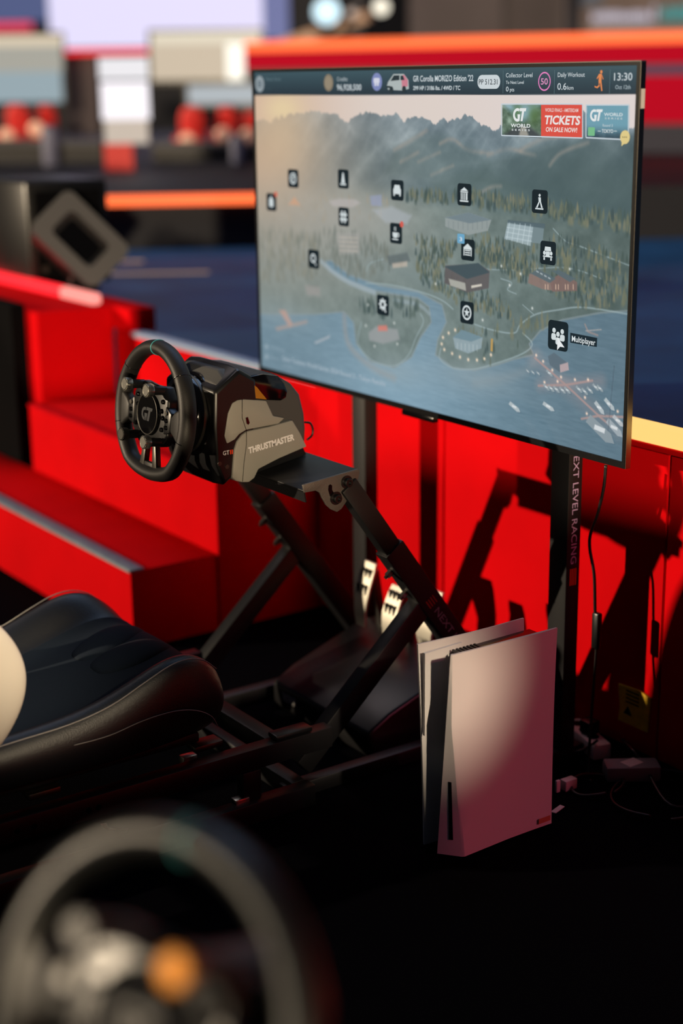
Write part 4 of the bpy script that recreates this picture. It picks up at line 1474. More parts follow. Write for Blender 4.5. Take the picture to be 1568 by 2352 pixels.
# quick release and ring on the base
MB(TM).lathe([(0.034, 0), (0.034, 0.030), (0.046, 0.032), (0.046, 0.045)], (0, 0.014, 0), (0, 1, 0), 36).build('quick_release', M_PLAST, rw, smooth=40)
MB(TM).lathe([(0.060, 0), (0.070, 0.003), (0.074, 0.010), (0.074, 0.026), (0.080, 0.028), (0.080, 0.048)], (0, 0.050, 0), (0, 1, 0), 56).build('front_ring', M_GLOSS, rw, smooth=40)
MB(TM).lathe([(0.0755, 0), (0.0755, 0.005)], (0, 0.064, 0), (0, 1, 0), 56).build('chrome_ring', M_DARKSTEEL, rw, smooth=40)

# wheel base body
XS = 0.530


def bs_(x, y, X=XS):
    return on(x, y, 'X', X)


sil = [(533, 1101), (545, 1108), (558, 1108), (620, 1066), (704, 1026), (706, 985), (703, 950), (692, 905), (672, 880), (640, 862), (600, 852), (556, 851), (520, 852)]
P = [bs_(*p) for p in sil]
YF = -0.872
front = [Vector((0, YF, 0.800)), Vector((0, YF - 0.004, 0.70)), Vector((0, YF + 0.004, 0.625))]
prof = [(p.y, p.z) for p in P[:-1]] + [(YF + 0.020, 0.818), (YF, 0.795), (YF - 0.004, 0.70), (YF + 0.002, 0.632)]
# taper the upper part inwards: outline lofted over several widths
secs = []
cy = sum(p[0] for p in prof) / len(prof)
cz = sum(p[1] for p in prof) / len(prof)
for xo, inset, ztop in ((-0.090, 0.93, 0.775), (-0.084, 0.985, 0.800), (-0.060, 1.0, 0.826), (0.0, 1.0, 0.840), (0.060, 1.0, 0.826), (0.084, 0.985, 0.800), (0.090, 0.93, 0.775)):
    L = []
    for (y, z) in prof:
        zz = cz + (z - cz) * inset
        zz = min(zz, ztop)
        L.append(Vector((RX + xo, cy + (y - cy) * inset, zz)))
    secs.append(L)
body = MB().loft(secs).build('base_body', M_GREY, rw, smooth=35)
bev = body.modifiers.new('soft_edges', 'BEVEL')
bev.width = 0.006
bev.segments = 2
bev.limit_method = 'ANGLE'
# dark front housing
pf_ = [(y, z) for y, z in ((YF - 0.010, 0.785), (YF + 0.045, 0.822), (-0.790, 0.800), (-0.785, 0.735), (-0.800, 0.690), (-0.812, 0.640), (-0.840, 0.618), (YF + 0.004, 0.600), (YF - 0.012, 0.640), (YF - 0.014, 0.715))]
secs = []
for xo, k in ((-0.094, 0.94), (-0.088, 0.99), (-0.055, 1.02), (0.055, 1.02), (0.088, 0.99), (0.094, 0.94)):
    secs.append([Vector((RX + xo, -0.83 + (y + 0.83) * k, 0.71 + (z - 0.71) * k)) for y, z in pf_])
fh = MB().loft(secs).build('front_housing', M_PLAST, rw, smooth=35)
bev = fh.modifiers.new('soft_edges', 'BEVEL')
bev.width = 0.005
bev.segments = 2
bev.limit_method = 'ANGLE'


def side_plate(name, pxs, m, xoff, th, bevel=0.0):
    out = None
    for sx in (1, -1):
        pts = [bs_(x, y, XS + xoff) for x, y in pxs]
        pts = [Vector((RX + sx * (p.x - RX), p.y, p.z)) for p in pts]
        o = MB().prism(pts, (sx * -th, 0, 0)).build(name, m, rw, bevel=bevel)
        if sx == 1:
            out = o
    return out


M_PANEL = mat('grey_side_panel', (140, 137, 130), 0.5, spec=0.4)
side_plate('side_panel', [(534, 1098), (539, 1035), (545, 1015), (556, 1000), (568, 991), (620, 980), (672, 965), (690, 995), (705, 1026), (640, 1054), (594, 1078), (585, 1098), (572, 1108), (556, 1108), (542, 1105)], M_PANEL, 0.0085, 0.016, 0.003)
side_plate('shoulder_panel', [(516, 1002), (524, 950), (534, 926), (546, 919), (560, 917), (612, 920), (628, 955), (655, 960), (640, 974), (566, 988), (550, 998), (540, 1010), (522, 1020)], M_PANEL, 0.0062, 0.016, 0.003)
# vent window with amber mesh
MB().prism([bs_(x, y, XS - 0.006) for x, y in ((566, 864), (600, 858), (634, 862), (648, 880), (655, 897), (652, 912), (640, 919), (612, 918), (585, 916), (576, 900))], (0.008, 0, 0)).build('vent_window', M_GLOSS, rw, bevel=0.002)
bmesh_px = [(568, 872), (590, 890), (612, 917), (586, 915), (577, 902)]
amb = MB()
c0 = [bs_(x, y, XS + 0.003) for x, y in bmesh_px]
amb.prism(c0, (0.0006, 0, 0))
ambo = amb.build('amber_mesh', mat('amber_mesh', (200, 130, 30), 0.35, metal=0.7, bump=0.8, bscale=1500), rw)
MB().prism([bs_(x, y, XS + 0.009) for x, y in ((564, 960), (569, 958), (573, 971), (570, 976), (566, 973))], (0.0005, 0, 0)).build('side_slot', M_GLOSS, rw)
# seam line between front and rear shells
MB().tube([bs_(x, y, XS + 0.0095) for x, y in ((556, 917), (556, 960), (566, 990), (566, 1020), (560, 1065), (557, 1106))], 0.0006, 5).build('shell_seam', M_GLOSS, rw, smooth=180)
# lettering
p0 = bs_(571, 1042, XS + 0.0089)
p1 = bs_(676, 1010, XS + 0.0089)
xd = Vector((0, p1.y - p0.y, p1.z - p0.z))
text_on('lettering', 'THRUSTMASTER', p0, xd, Vector((0, -xd.z, xd.y)), xd.length, 0.0115, M_PRINT, rw, 0.035, 0.05)
# foot of the base and side bolts
MB().prism([Vector((RX - 0.07, -0.80, 0.606)), Vector((RX - 0.07, -0.665, 0.628)), Vector((RX - 0.07, -0.68, 0.66)), Vector((RX - 0.07, -0.83, 0.64))], (0.14, 0, 0)).build('base_foot', M_PLAST, rw)
for (x, y) in ((504, 1065), (521, 1072)):
    p = on(x, y, 'X', XS + 0.004)
    MB().lathe([(0.0042, 0), (0.0042, 0.0015), (0.002, 0.0016)], p, (1, 0, 0), 14).build('screw', M_DARKSTEEL, rw, smooth=40)
p0 = on(512, 1046, 'X', XS + 0.0045)
p1 = on(531, 1049, 'X', XS + 0.0045)
text_on('model_mark', 'GT', p0, (0, 1, 0), (0, 0, 1), 0.014, 0.008, M_PRINT, rw, 0.01)
text_on('model_mark', 'II', p0 + Vector((0, 0.0155, 0)), (0, 1, 0), (0, 0, 1), 0.006, 0.008, M_ORANGE, rw, 0.02)
# cable leaving the back of the base
pts = [on(x, y, 'X', RX + 0.06) for x, y in ((700, 970), (712, 972), (718, 985), (716, 1000), (705, 1010))]
MB().tube(smoothpts(pts, 5), 0.0022, 8).build('cable', M_PLAST, rw, smooth=180)

# ================================================================== pedals
pe = thing('pedal_set', 'pedal set with three perforated silver pedals behind the cockpit struts', 'pedals', (0.42, -0.45, 0.0))
MB().prism([(0.26, -0.60, 0.001), (0.26, -0.60, 0.055), (0.26, -0.545, 0.085), (0.26, -0.36, 0.150), (0.26, -0.31, 0.150), (0.26, -0.31, 0.001)], (0.36, 0, 0)).build('pedal_base', M_PLAST, pe, bevel=0.008, segs=3)
for (x0, y0, x1, y1, w) in ((846, 1282, 842, 1440, 0.050), (905, 1335, 912, 1478, 0.050), (1000, 1348, 982, 1485, 0.062)):
    top = on(x0, y0 + 4, 'Y', -0.37)
    bot = on(x1, y1, 'Y', -0.40)
    xc = (top.x + bot.x) / 2
    zt, zb_ = top.z, max(bot.z, 0.152)
    rows_ = []
    for i in range(9):
        t = i / 8
        z = zt + (zb_ - zt) * t
        y = -0.378 - 0.030 * math.sin(t * 2.0)
        ww = w * (0.86 if i == 0 else 1.0) * (1 - 0.35 * max(0, t - 0.5) / 0.5)
        rows_.append([Vector((xc - ww / 2, y, z)), Vector((xc + ww / 2, y, z)), Vector((xc + ww / 2, y + 0.006, z)), Vector((xc - ww / 2, y + 0.006, z))])
    pd = MB().loft(rows_).build('pedal', M_ALU, pe, smooth=40)
    for kx in (-0.28, 0, 0.28):
        for kz in (0.16, 0.40):
            z = zt + (zb_ - zt) * kz
            y = -0.378 - 0.030 * math.sin(kz * 2.0)
            MB().box((xc + kx * w - 0.0025, y - 0.0035, z - 0.011), (xc + kx * w + 0.0025, y + 0.001, z + 0.011)).build('pedal_slot', M_PLAST, pd)
    MB().bar((xc, -0.368, zt - 0.02), (xc, -0.345, 0.14), 0.016, 0.02).build('pedal_arm', M_DARKSTEEL, pe, bevel=0.002)
p0 = Vector((0.30, -0.6006, 0.024))
text_on('lettering', 'THRUSTMASTER', p0, (1, 0, 0), (0, 0, 1), 0.055, 0.018, M_PRINT, pe, 0.03)

# ================================================================== games console
gc = thing('game_console', 'white upright game console standing on the floor beside the rig', 'console', (1.02, -0.62, 0))


def side_shell(sx, x_in, x_out, ztop, y0, y1, m, name):
    """curved side plate: bulges outwards at top and towards the front"""
    nu, nv2 = 14, 16
    vs, fs = [], []
    for layer in (0, 1):
        for i in range(nu + 1):
            t = i / nu
            for j in range(nv2 + 1):
                s = j / nv2
                y = y0 + (y1 - y0) * t
                zt = ztop - 0.004 * t
                z = 0.004 + (zt - 0.004) * s
                # plan: flares outwards at the back-top corner and the front edge
                fl = x_in + (x_out - x_in) * (1.0 - 0.75 * math.sin(math.pi * t) ** 1.2 * 0.6)
                fl += sx * 0.010 * s ** 2.2
                x = fl if layer == 0 else fl - sx * 0.0035
                # front edge leans back with height
                yy = y + (1 - t) * (0.008 * (1 - s))
                vs.append(Vector((x, yy, z)))
    N = (nu + 1) * (nv2 + 1)
    W_ = nv2 + 1
    for L in (0, 1):
        for i in range(nu):
            for j in range(nv2):
                q = [L * N + i * W_ + j, L * N + (i + 1) * W_ + j, L * N + (i + 1) * W_ + j + 1, L * N + i * W_ + j + 1]
                fs.append(q)
    for i in range(nu):
        fs.append([i * W_, (i + 1) * W_, N + (i + 1) * W_, N + i * W_])
        fs.append([i * W_ + nv2, (i + 1) * W_ + nv2, N + (i + 1) * W_ + nv2, N + i * W_ + nv2])
    for j in range(nv2):
        fs.append([j, j + 1, N + j + 1, N + j])
        fs.append([nu * W_ + j, nu * W_ + j + 1, N + nu * W_ + j + 1, N + nu * W_ + j])
    b = MB()
    b.add(vs, fs)
    return b.build(name, m, gc, smooth=50)


sh2 = side_shell(-1, 0.990, 0.978, 0.388, -0.745, -0.500, M_WHITE, 'side_plate')
# near plate: a broad flank with a crease where the disc housing turns to the front
rows_o, rows_i = [], []
NZ = 18
for i in range(NZ + 1):
    s_ = i / NZ
    z = 0.004 + s_ * 0.386
    F = Vector((1.021 + 0.030 * s_, -0.739 + 0.003 * s_, z))
    k = max(0.0, 1 - s_ / 0.64)
    C = Vector((1.0525 + 0.0065 * k ** 0.8, -0.733 + 0.024 * k ** 0.9, z))
    fl_ = 0.008 * s_ ** 2.5
    A1 = Vector((1.057 - 0.004 * s_ + fl_ * .3, -0.665, z))
    A2 = Vector((1.054 - 0.006 * math.sin(math.pi * s_) + fl_ * .5, -0.600, z))
    A3 = Vector((1.054 - 0.005 * math.sin(math.pi * s_) + fl_ * .8, -0.545, z))
    Bk = Vector((1.055 + fl_, -0.496 - 0.006 * s_, z + 0.002 * s_))
    row = [F, F.lerp(C, 0.92), C.lerp(A1, 0.06), C.lerp(A1, 0.5), A1, A2, A3, Bk]
    rows_o.append(row)
secs = [r + [p + Vector((-0.004, 0.004 if j < 2 else 0.0, 0)) for j, p in reversed(list(enumerate(r)))] for r in rows_o]
sh1 = MB().loft(secs).build('side_plate', M_WHITE, gc, smooth=28)
q0, q1 = on(1029, 1934, 'Y', -0.735), on(1036, 1796, 'Y', -0.735)
f0 = Vector((1.0265, -0.7345, 0)) + Vector((0.012, 0.009, 0))
n3 = Vector((0.66, -0.75, 0)).normalized()
tn = Vector((0.75, 0.66, 0)).normalized()
sl_ = []
for (z, k0, k1) in ((0.036, 0.45, 0.62), (0.150, 0.40, 0.62)):
    s_ = z / 0.39
    F = Vector((1.021 + 0.030 * s_, -0.739 + 0.003 * s_, z))
    k = max(0.0, 1 - s_ / 0.64)
    C = Vector((1.0525 + 0.0065 * k ** 0.8, -0.733 + 0.024 * k ** 0.9, z))
    sl_.append((F.lerp(C, k0), F.lerp(C, k1)))
MB().prism([sl_[0][0] + n3 * .0002, sl_[0][1] + n3 * .0002, sl_[1][1] + n3 * .0002, sl_[1][0] + n3 * .0002], n3 * 0.0007).build('disc_slot', M_GLOSS, gc)
# black core with curved front
core = []
for i in range(12):
    t = i / 11
    z = 0.003 + t * 0.367
    fy = -0.704 + 0.024 * t ** 2
    core.append([Vector((0.9945, fy, z)), Vector((1.041, fy, z)), Vector((1.043, -0.505, z)), Vector((0.992, -0.505, z))])
MB().loft(core).build('core', M_GLOSS, gc, smooth=40)
for k in range(7):
    MB().box((0.998, -0.690 + k * 0.008, 0.3701), (1.040, -0.686 + k * 0.008, 0.374)).build('vent_fin', M_PLAST, gc)
MB().prism([Vector((0.982, -0.742, 0.375)), Vector((0.982, -0.742, 0.22)), Vector((0.984, -0.728, 0.30)), Vector((0.984, -0.700, 0.360)), Vector((0.984, -0.660, 0.378))], (0.006, 0, 0)).build('front_curve', M_WHITE, gc)
for k in range(2):
    MB().cyl((1.008 + k * 0.010, -0.700, 0.16), (1.008 + k * 0.010, -0.7045, 0.16), 0.0016, n=8).build('status_light', emit('status_led', (230, 230, 230), 0.6), gc)
q = on(1248, 1893, 'X', 1.0585)
MB().box((1.0582, q.y - 0.012, 0.014), (1.0590, q.y + 0.016, 0.024)).build('sticker', mat('sticker_orange', (200, 120, 90), 0.5), gc)

# ================================================================== small things on the floor
def cord(name, label, pts, r, m=M_PLAST, group=None):
    o = MB().tube(smoothpts(pts, 6), r, 8).build(name, m, None, smooth=180)
    return tag(o, label, 'cable', group)


YC = TY + 0.10
pts = [on(x, y, 'Y', YC) for x, y in ((1391, 1068), (1386, 1120), (1372, 1180), (1356, 1225), (1354, 1260), (1364, 1320), (1366, 1400))]
tc = thing('television_cable', 'black power cable hanging from the television to a plug adapter', 'cable', (pts[-1].x, pts[-1].y, 0))
MB().tube(smoothpts(pts + [on(1368, 1420, 'Y', YC)], 6), 0.0032, 8).build('cord', M_PLAST, tc, smooth=180)
p = on(1370, 1440, 'Y', YC)
MB().bar(p + Vector((0, 0, 0.03)), p - Vector((0, 0, 0.045)), 0.018, 0.014, up=(0, 1, 0)).build('inline_box', M_PLAST, tc, bevel=0.004)
pts = [p - Vector((0, 0, 0.045)), p + Vector((0.0, 0, -0.07)), p + Vector((0.02, -0.03, -p.z + 0.01)), p + Vector((0.06, -0.06, -p.z + 0.005))]
MB().tube(smoothpts(pts, 6), 0.003, 8).build('lead', M_PLAST, tc, smooth=180)

M_PINKW = mat('power_strip_white', (214, 196, 196), 0.5)
a = on(1312, 1640, 'Z', 0.045)
b_ = on(1384, 1700, 'Z', 0.045)
ps = thing('power_strip', 'white power strip lying on the floor behind the console', 'power strip', ((a.x + b_.x) / 2, (a.y + b_.y) / 2, 0))
d = (b_ - a)
d.z = 0
dn = d.normalized()
sd = Vector((-dn.y, dn.x, 0))
MB().bar(Vector((a.x, a.y, 0.018)), Vector((b_.x, b_.y, 0.018)), 0.042, 0.034).build('body', M_PINKW, ps, bevel=0.006)
for k in (0.2, 0.45, 0.7):
    c = a + d * k
    MB().cyl((c.x, c.y, 0.035), (c.x, c.y, 0.0358), 0.013, n=18).build('socket', M_GLOSS, ps)
c = a + d * 0.58
MB().bar(Vector((c.x, c.y, 0.036)), Vector((c.x, c.y, 0.066)), 0.03, 0.03, up=(0, 1, 0)).build('plug', M_PLAST, ps, bevel=0.004)

a = on(1450, 1668, 'Y', -0.156)
tg = MB()
uz = Vector((0, 0, 1))
ux = Vector((1.0, 0.0, 0)).normalized()
W2, H2 = 0.085, 0.082
pts = [a - ux * W2 * .45, a + ux * W2 * .5, a + ux * W2 * .55 + uz * H2 * .92, a + ux * W2 * .2 + uz * H2, a - ux * W2 * .5 + uz * H2 * .95, a - ux * W2 * .42 + uz * H2 * .4]
pts = [p + Vector((0, 0, 0.001)) for p in pts]
wt = thing('warning_tag', 'crumpled yellow warning tag stuck to the stage front above the floor cables', 'tag', tuple(a))
MB().prism(pts, Vector((-ux.y, ux.x, 0)) * 0.004).build('sheet', mat('yellow_card', (240, 190, 40), 0.7, noise=0.15, nscale=60), wt)
nn = Vector((ux.y, -ux.x, 0)) * 0.0006
c = a + uz * 0.022 - ux * 0.012
MB().prism([c - ux * .011 + nn, c + ux * .011 + nn, c + uz * .018 + nn], nn).build('warning_mark', M_GLOSS, wt)
for k in range(4):
    c = a + uz * (0.048 + k * 0.008) - ux * 0.018
    MB().prism([c + nn, c + ux * .036 + nn, c + ux * .036 + uz * .0025 + nn, c + uz * .0025 + nn], nn).build('print_line', M_BLACKF, wt)

a = on(1450, 1765, 'Z', 0.02)
ad = thing('power_adapter', 'grey power adapter block lying among loops of cable', 'adapter', (a.x, a.y, 0))
MB().bar(Vector((a.x - 0.03, a.y - 0.045, 0.017)), Vector((a.x + 0.03, a.y + 0.045, 0.017)), 0.05, 0.032).build('case', mat('adapter_grey', (120, 118, 124), 0.5), ad, bevel=0.006)
c = Vector((a.x, a.y, 0.0335))
MB().box((c.x - 0.014, c.y - 0.018, 0.0331), (c.x + 0.014, c.y + 0.018, 0.0336)).build('rating_label', M_PINKW, ad)

for (x, y, w, h, lab) in ((1305, 1800, 0.030, 0.022, 'small white plug on the floor beside the console'), (1280, 1808, 0.010, 0.026, 'thin white cable tag upright beside the console')):
    a = on(x, y + 12, 'Z', 0.0)
    o = MB().box((a.x - w * .3, a.y - w / 2, 0.0005), (a.x + w * .3, a.y + w / 2, h)).build('white_plug' if w > .02 else 'cable_tag', M_PINKW, None, bevel=0.002)
    tag(o, lab, 'plug' if w > .02 else 'tag')
a = on(1275, 1862, 'Z', 0.0)
tag(MB().prism([(a.x, a.y - .012, .0006), (a.x + .010, a.y - .008, .0006), (a.x + .012, a.y + .012, .009), (a.x + .002, a.y + .010, .009)], (0, 0, .0012)).build('paper_strip', M_PINKW), 'short pink strip of tape curling off the floor at the console foot', 'tape')


def loop(cx, cy, r, ry, z, a0, a1, n=14):
    return [(cx + r * math.cos(math.radians(a0 + (a1 - a0) * i / n)), cy + ry * math.sin(math.radians(a0 + (a1 - a0) * i / n)), z + 0.004 * math.sin(i)) for i in range(n + 1)]


M_CORD = mat('cord_black', (22, 20, 24), 0.4)
c = on(1556, 1815, 'Z', 0.01)
cord('cable_loop', 'wide loop of dark cable on the floor at the right', loop(c.x, c.y - 0.03, 0.10, 0.11, 0.009, -40, 300), 0.0032, M_CORD)
c = on(1372, 1800, 'Z', 0.01)
cord('cable_loop', 'tight loop of dark cable in front of the power adapter', loop(c.x, c.y, 0.045, 0.055, 0.008, 0, 340), 0.0032, M_CORD)
cord('floor_cable', 'dark cable running from the console towards the power strip', [on(1266, 1745, 'Z', 0.01), on(1300, 1730, 'Z', 0.01), on(1340, 1722, 'Z', 0.02), on(1372, 1700, 'Z', 0.045)], 0.003, M_CORD)
cord('floor_cable', 'dark cable arching over the floor behind the power strip', [on(1310, 1535, 'Z', 0.01), on(1340, 1545, 'Z', 0.03), on(1362, 1580, 'Z', 0.03), on(1390, 1640, 'Z', 0.006), on(1440, 1700, 'Z', 0.006)], 0.003, M_CORD)
cord('floor_cable', 'dark cable trailing off across the carpet to the right edge', [on(1420, 1690, 'Z', 0.006), on(1450, 1720, 'Z', 0.04), on(1480, 1760, 'Z', 0.02), on(1540, 1850, 'Z', 0.004), on(1640, 1840, 'Z', 0.004)], 0.0035, M_CORD)

pp = [on(x, y, 'Z', 0.002) for x, y in ((231, 1893), (244, 1891), (250, 1902), (272, 1906), (295, 1904), (290, 1912), (262, 1911), (240, 1904))]
tag(MB().prism(pp, (0, 0, 0.0008)).build('paper_scrap', M_PRINT), 'torn white paper scrap on the carpet beneath the seat rail', 'paper')

# ================================================================== foreground wheel stand, out of focus
fw = copy_tree(rw)
fw['label'] = 'blurred black steering wheel close to the camera at the lower left'
hub_l = HUB - Vector(rw.location)
ang = math.radians(20)
rotm = Matrix.Rotation(ang, 4, 'Z') @ Matrix.Rotation(math.radians(-17), 4, 'X')
tgt = deep(345, 2345, 1.05)
fw.location = tgt - (rotm @ hub_l)
fw.rotation_euler = (math.radians(-17), 0, ang)
drop = ('cable', 'base_', 'front_housing', 'side_panel', 'shoulder_panel', 'vent_window', 'amber_mesh', 'side_slot', 'shell_seam', 'lettering', 'screw', 'model_mark', 'front_ring', 'chrome_ring')
for ch in list(fw.children):
    if ch.name.startswith(drop):
        bpy.data.objects.remove(ch)
M_SUNGLINT = mat('sun_glint_knob', (150, 100, 45), 0.45, metal=0.9)  # the sun's gold glint on a steel knob, put into its colour
kn = 0
for ch in list(fw.children):
    if ch.name.startswith('knob.') or ch.name == 'knob':
        kn += 1
        ch.material_slots[0].link = 'OBJECT'
        ch.material_slots[0].material = M_SUNGLINT if kn == 2 else M_PLAST
    elif ch.name.startswith(('bottom_spoke', 'hub_bridge', 'gt_emblem', 'emblem_ring')):
        ch.material_slots[0].link = 'OBJECT'
        ch.material_slots[0].material = M_PLAST
    elif ch.name.startswith('rim'):
        ch.material_slots[0].link = 'OBJECT'
        ch.material_slots[0].material = mat('dark_rim_leather', (14, 16, 18), 0.4, spec=0.5)  # darker, glossier copy of the rim leather
ws = thing('wheel_stand', 'black pedestal below the blurred foreground steering wheel', 'stand', (tgt.x, tgt.y, 0))
fwd = Matrix.Rotation(ang, 4, 'Z') @ Vector((0, 1, 0))
axd = rotm @ (Matrix.Rotation(TILT, 4, 'X') @ Vector((0, 1, 0)))
hb_ = tgt + axd * 0.062
MB().cyl(hb_, hb_ + axd * 0.09, 0.045, 0.05, 28).build('motor_housing', M_BLACK, ws, smooth=40)
cp = hb_ + axd * 0.05
MB().bar(Vector((cp.x, cp.y, 0.02)), cp, 0.05, 0.05, up=(0, 1, 0)).build('column', M_BLACK, ws, bevel=0.003)
MB().bar(Vector((cp.x, cp.y, 0.012)) - fwd * 0.2, Vector((cp.x, cp.y, 0.012)) + fwd * 0.25, 0.06, 0.022).build('foot', M_BLACK, ws, bevel=0.003)

# ================================================================== things on and beyond the stage
# tilted floor lamp on the stair cheek
c = deep(185, 548, 4.95)
lampm = Vector(R0[2]) * -1.0
fx = Vector(R0[0])
fu = Vector(-R0[1])
ca_, sa_ = math.cos(math.radians(-42)), math.sin(math.radians(-42))
ax1 = (fx * ca_ + fu * sa_)
ax2 = (fx * -sa_ + fu * ca_)
nl = (lampm + fx * 0.25).normalized()
ax1 = (ax1 - nl * ax1.dot(nl)).normalized()
ax2 = nl.cross(ax1)
LM = Matrix((( ax1.x, ax2.x, nl.x, c.x), (ax1.y, ax2.y, nl.y, c.y), (ax1.z, ax2.z, nl.z, c.z), (0, 0, 0, 1)))
fl = thing('stage_floor_lamp', 'grey square floor lamp tilted on the stair wall, black housing behind', 'stage lamp', (c.x, c.y, 0.676))
M_LAMPG = mat('lamp_grey', (72, 72, 76), 0.45, metal=0.3)
b = MB(LM)
o_ = rrect(0, 0, 0.140, 0.092, 0.03, 4)
i_ = rrect(0, 0, 0.085, 0.050, 0.02, 4)
n = len(o_)
vs = [(x, y, 0.0) for x, y in o_] + [(x, y, 0.0) for x, y in i_] + [(x * .8, y * .8, -0.05) for x, y in i_] + [(x, y, -0.05) for x, y in o_]
fs = []
for i in range(n):
    j = (i + 1) % n
    fs += [(i, j, n + j, n + i), (n + i, n + j, 2 * n + j, 2 * n + i), (i, 3 * n + i, 3 * n + j, j)]
b.add(vs, fs)
b.build('face_frame', M_LAMPG, fl, smooth=40)
MB(LM).prism([(x * .8, y * .8, -0.049) for x, y in i_], (0, 0, -0.004)).build('lens', M_GLOSS, fl)
MB(LM).prism([(x * .97, y * .97, -0.051) for x, y in o_], (0, 0, -0.16)).build('housing', M_PLAST, fl, bevel=0.01)
MB().box((c.x - 0.16, c.y - 0.05, 0.676), (c.x - 0.04, c.y + 0.08, 0.70)).build('yoke_base', M_PLAST, fl, bevel=0.004)
MB().bar(Vector((c.x - 0.10, c.y + 0.015, 0.70)), c + Vector((-0.06, 0.02, -0.03)), 0.03, 0.015).build('yoke', M_PLAST, fl)
# speaker cabinet left of it
c = deep(40, 520, 5.1)
sp = thing('floor_speaker', 'black speaker cabinet at the left edge behind the red light strip', 'speaker', (c.x - .15, c.y, 0.676))
x0, y0 = c.x - 0.35, c.y + 0.03
MB().box((x0, y0, 0.676), (x0 + 0.36, y0 + 0.30, 1.02)).build('cabinet', M_PLAST, sp, bevel=0.01)
MB().box((x0 + 0.362, y0 + 0.03, 0.70), (x0 + 0.365, y0 + 0.27, 0.99)).build('grille', M_BLACKF, sp)
MB().lathe([(0.012, 0), (0.012, 0.01)], (x0 + 0.366, y0 + 0.05, 0.735), (1, 0, 0), 14).build('input_jack', M_STEEL, sp)

# sunlight streaks on the stage floor, put in as thin cream bars
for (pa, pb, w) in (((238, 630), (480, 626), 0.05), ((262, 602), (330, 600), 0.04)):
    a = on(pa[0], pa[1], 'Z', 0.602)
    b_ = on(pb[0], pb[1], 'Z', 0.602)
    o = MB().bar(a, b_, w, 0.003).build('painted_sun_streak', mat('cream_sunlight', (216, 184, 150), 0.6))
    tag(o, 'long cream sunlight streak painted on the dark stage floor' if w > .045 else 'short cream sunlight streak painted further back on the stage floor', 'tape')

# ---- far rigs on the rear platform
CF = Vector(R0[2])
CF.z = 0
CF.normalize()
CR = Vector((CF.y, -CF.x, 0))


def plane_pt(x, y, ref):
    """point where the sight line meets the upright plane through ref"""
    r = Vector(ray(x, y))
    o = Vector(CAM)
    return o + r * ((ref - o).dot(CF) / r.dot(CF))


def face_box(name, x0, x1, y0, y1, dist, th, m, par=None, bevel=0.0, ref=None):
    if ref is None:
        ref = deep((x0 + x1) / 2, (y0 + y1) / 2, dist)
    xm, ym = (x0 + x1) / 2, (y0 + y1) / 2
    a, b = plane_pt(x0, ym, ref), plane_pt(x1, ym, ref)
    zt, zb = plane_pt(xm, y0, ref).z, plane_pt(xm, y1, ref).z
    Q = [Vector((a.x, a.y, zb)), Vector((b.x, b.y, zb)), Vector((b.x, b.y, zt)), Vector((a.x, a.y, zt))]
    return MB().prism(Q, CF * th).build(name, m, par, bevel=bevel)


FD = 11.5
PZ = 0.845
M_FARRED = mat('far_red_leather', (190, 40, 38), 0.6)
E_S1 = emit('far_screen_a', (168, 166, 156), 1.0)
E_S2 = emit('far_screen_b', (232, 222, 200), 1.0)
E_S2h = emit('far_screen_glare', (255, 250, 235), 1.3)
E_S3 = emit('far_screen_c', (138, 146, 150), 1.0)


def far_tv(label, x0, x1, y0, y1, parts, FD=11.5):
    g = deep((x0 + x1) / 2, y1, FD)
    t = thing('far_television', label, 'television', (g.x, g.y, PZ), 'televisions of the far rigs')
    rf = deep((x0 + x1) / 2, (y0 + y1) / 2, FD)
    face_box('casing', x0 - 4, x1 + 4, y0 - 5, y1 + 6, FD, 0.06, M_BEZ, t, ref=rf)
    for (a, b, c, d_, m) in parts:
        face_box('picture', a, b, c, d_, FD, 0.003, m, t, ref=rf - CF * 0.006)
    return t


t = far_tv('far television with a pale landscape picture at the left edge', -140, 145, 80, 238, [(-138, 143, 82, 106, emit('far_screen_sky', (222, 206, 180), 1.0)), (-138, 143, 106, 165, E_S1), (-138, 143, 165, 236, emit('far_screen_lake', (150, 168, 176), 1.0))])
MB().bar(deep(20, 240, FD), Vector((deep(20, 240, FD).x, deep(20, 240, FD).y, PZ)), 0.08, 0.08, up=(0, 1, 0)).build('post', M_PLAST, t)
t = far_tv('bright far television with glare beside the white light box', 345, 600, 72, 186, [(347, 598, 74, 100, E_S2), (347, 520, 100, 184, emit('far_screen_warm', (206, 190, 168), 1.0)), (520, 598, 100, 184, E_S2h)])
MB().bar(deep(440, 188, FD), Vector((deep(440, 188, FD).x, deep(440, 188, FD).y, PZ)), 0.08, 0.08, up=(0, 1, 0)).build('post', M_PLAST, t)
t = far_tv('low dim far television under the bright one', 430, 620, 194, 240, [(432, 618, 196, 238, emit('far_screen_dim', (176, 184, 190), 1.0))], 11.1)
MB().bar(deep(520, 240, 11.1), Vector((deep(520, 240, 11.1).x, deep(520, 240, 11.1).y, PZ)), 0.08, 0.08, up=(0, 1, 0)).build('post', M_PLAST, t)

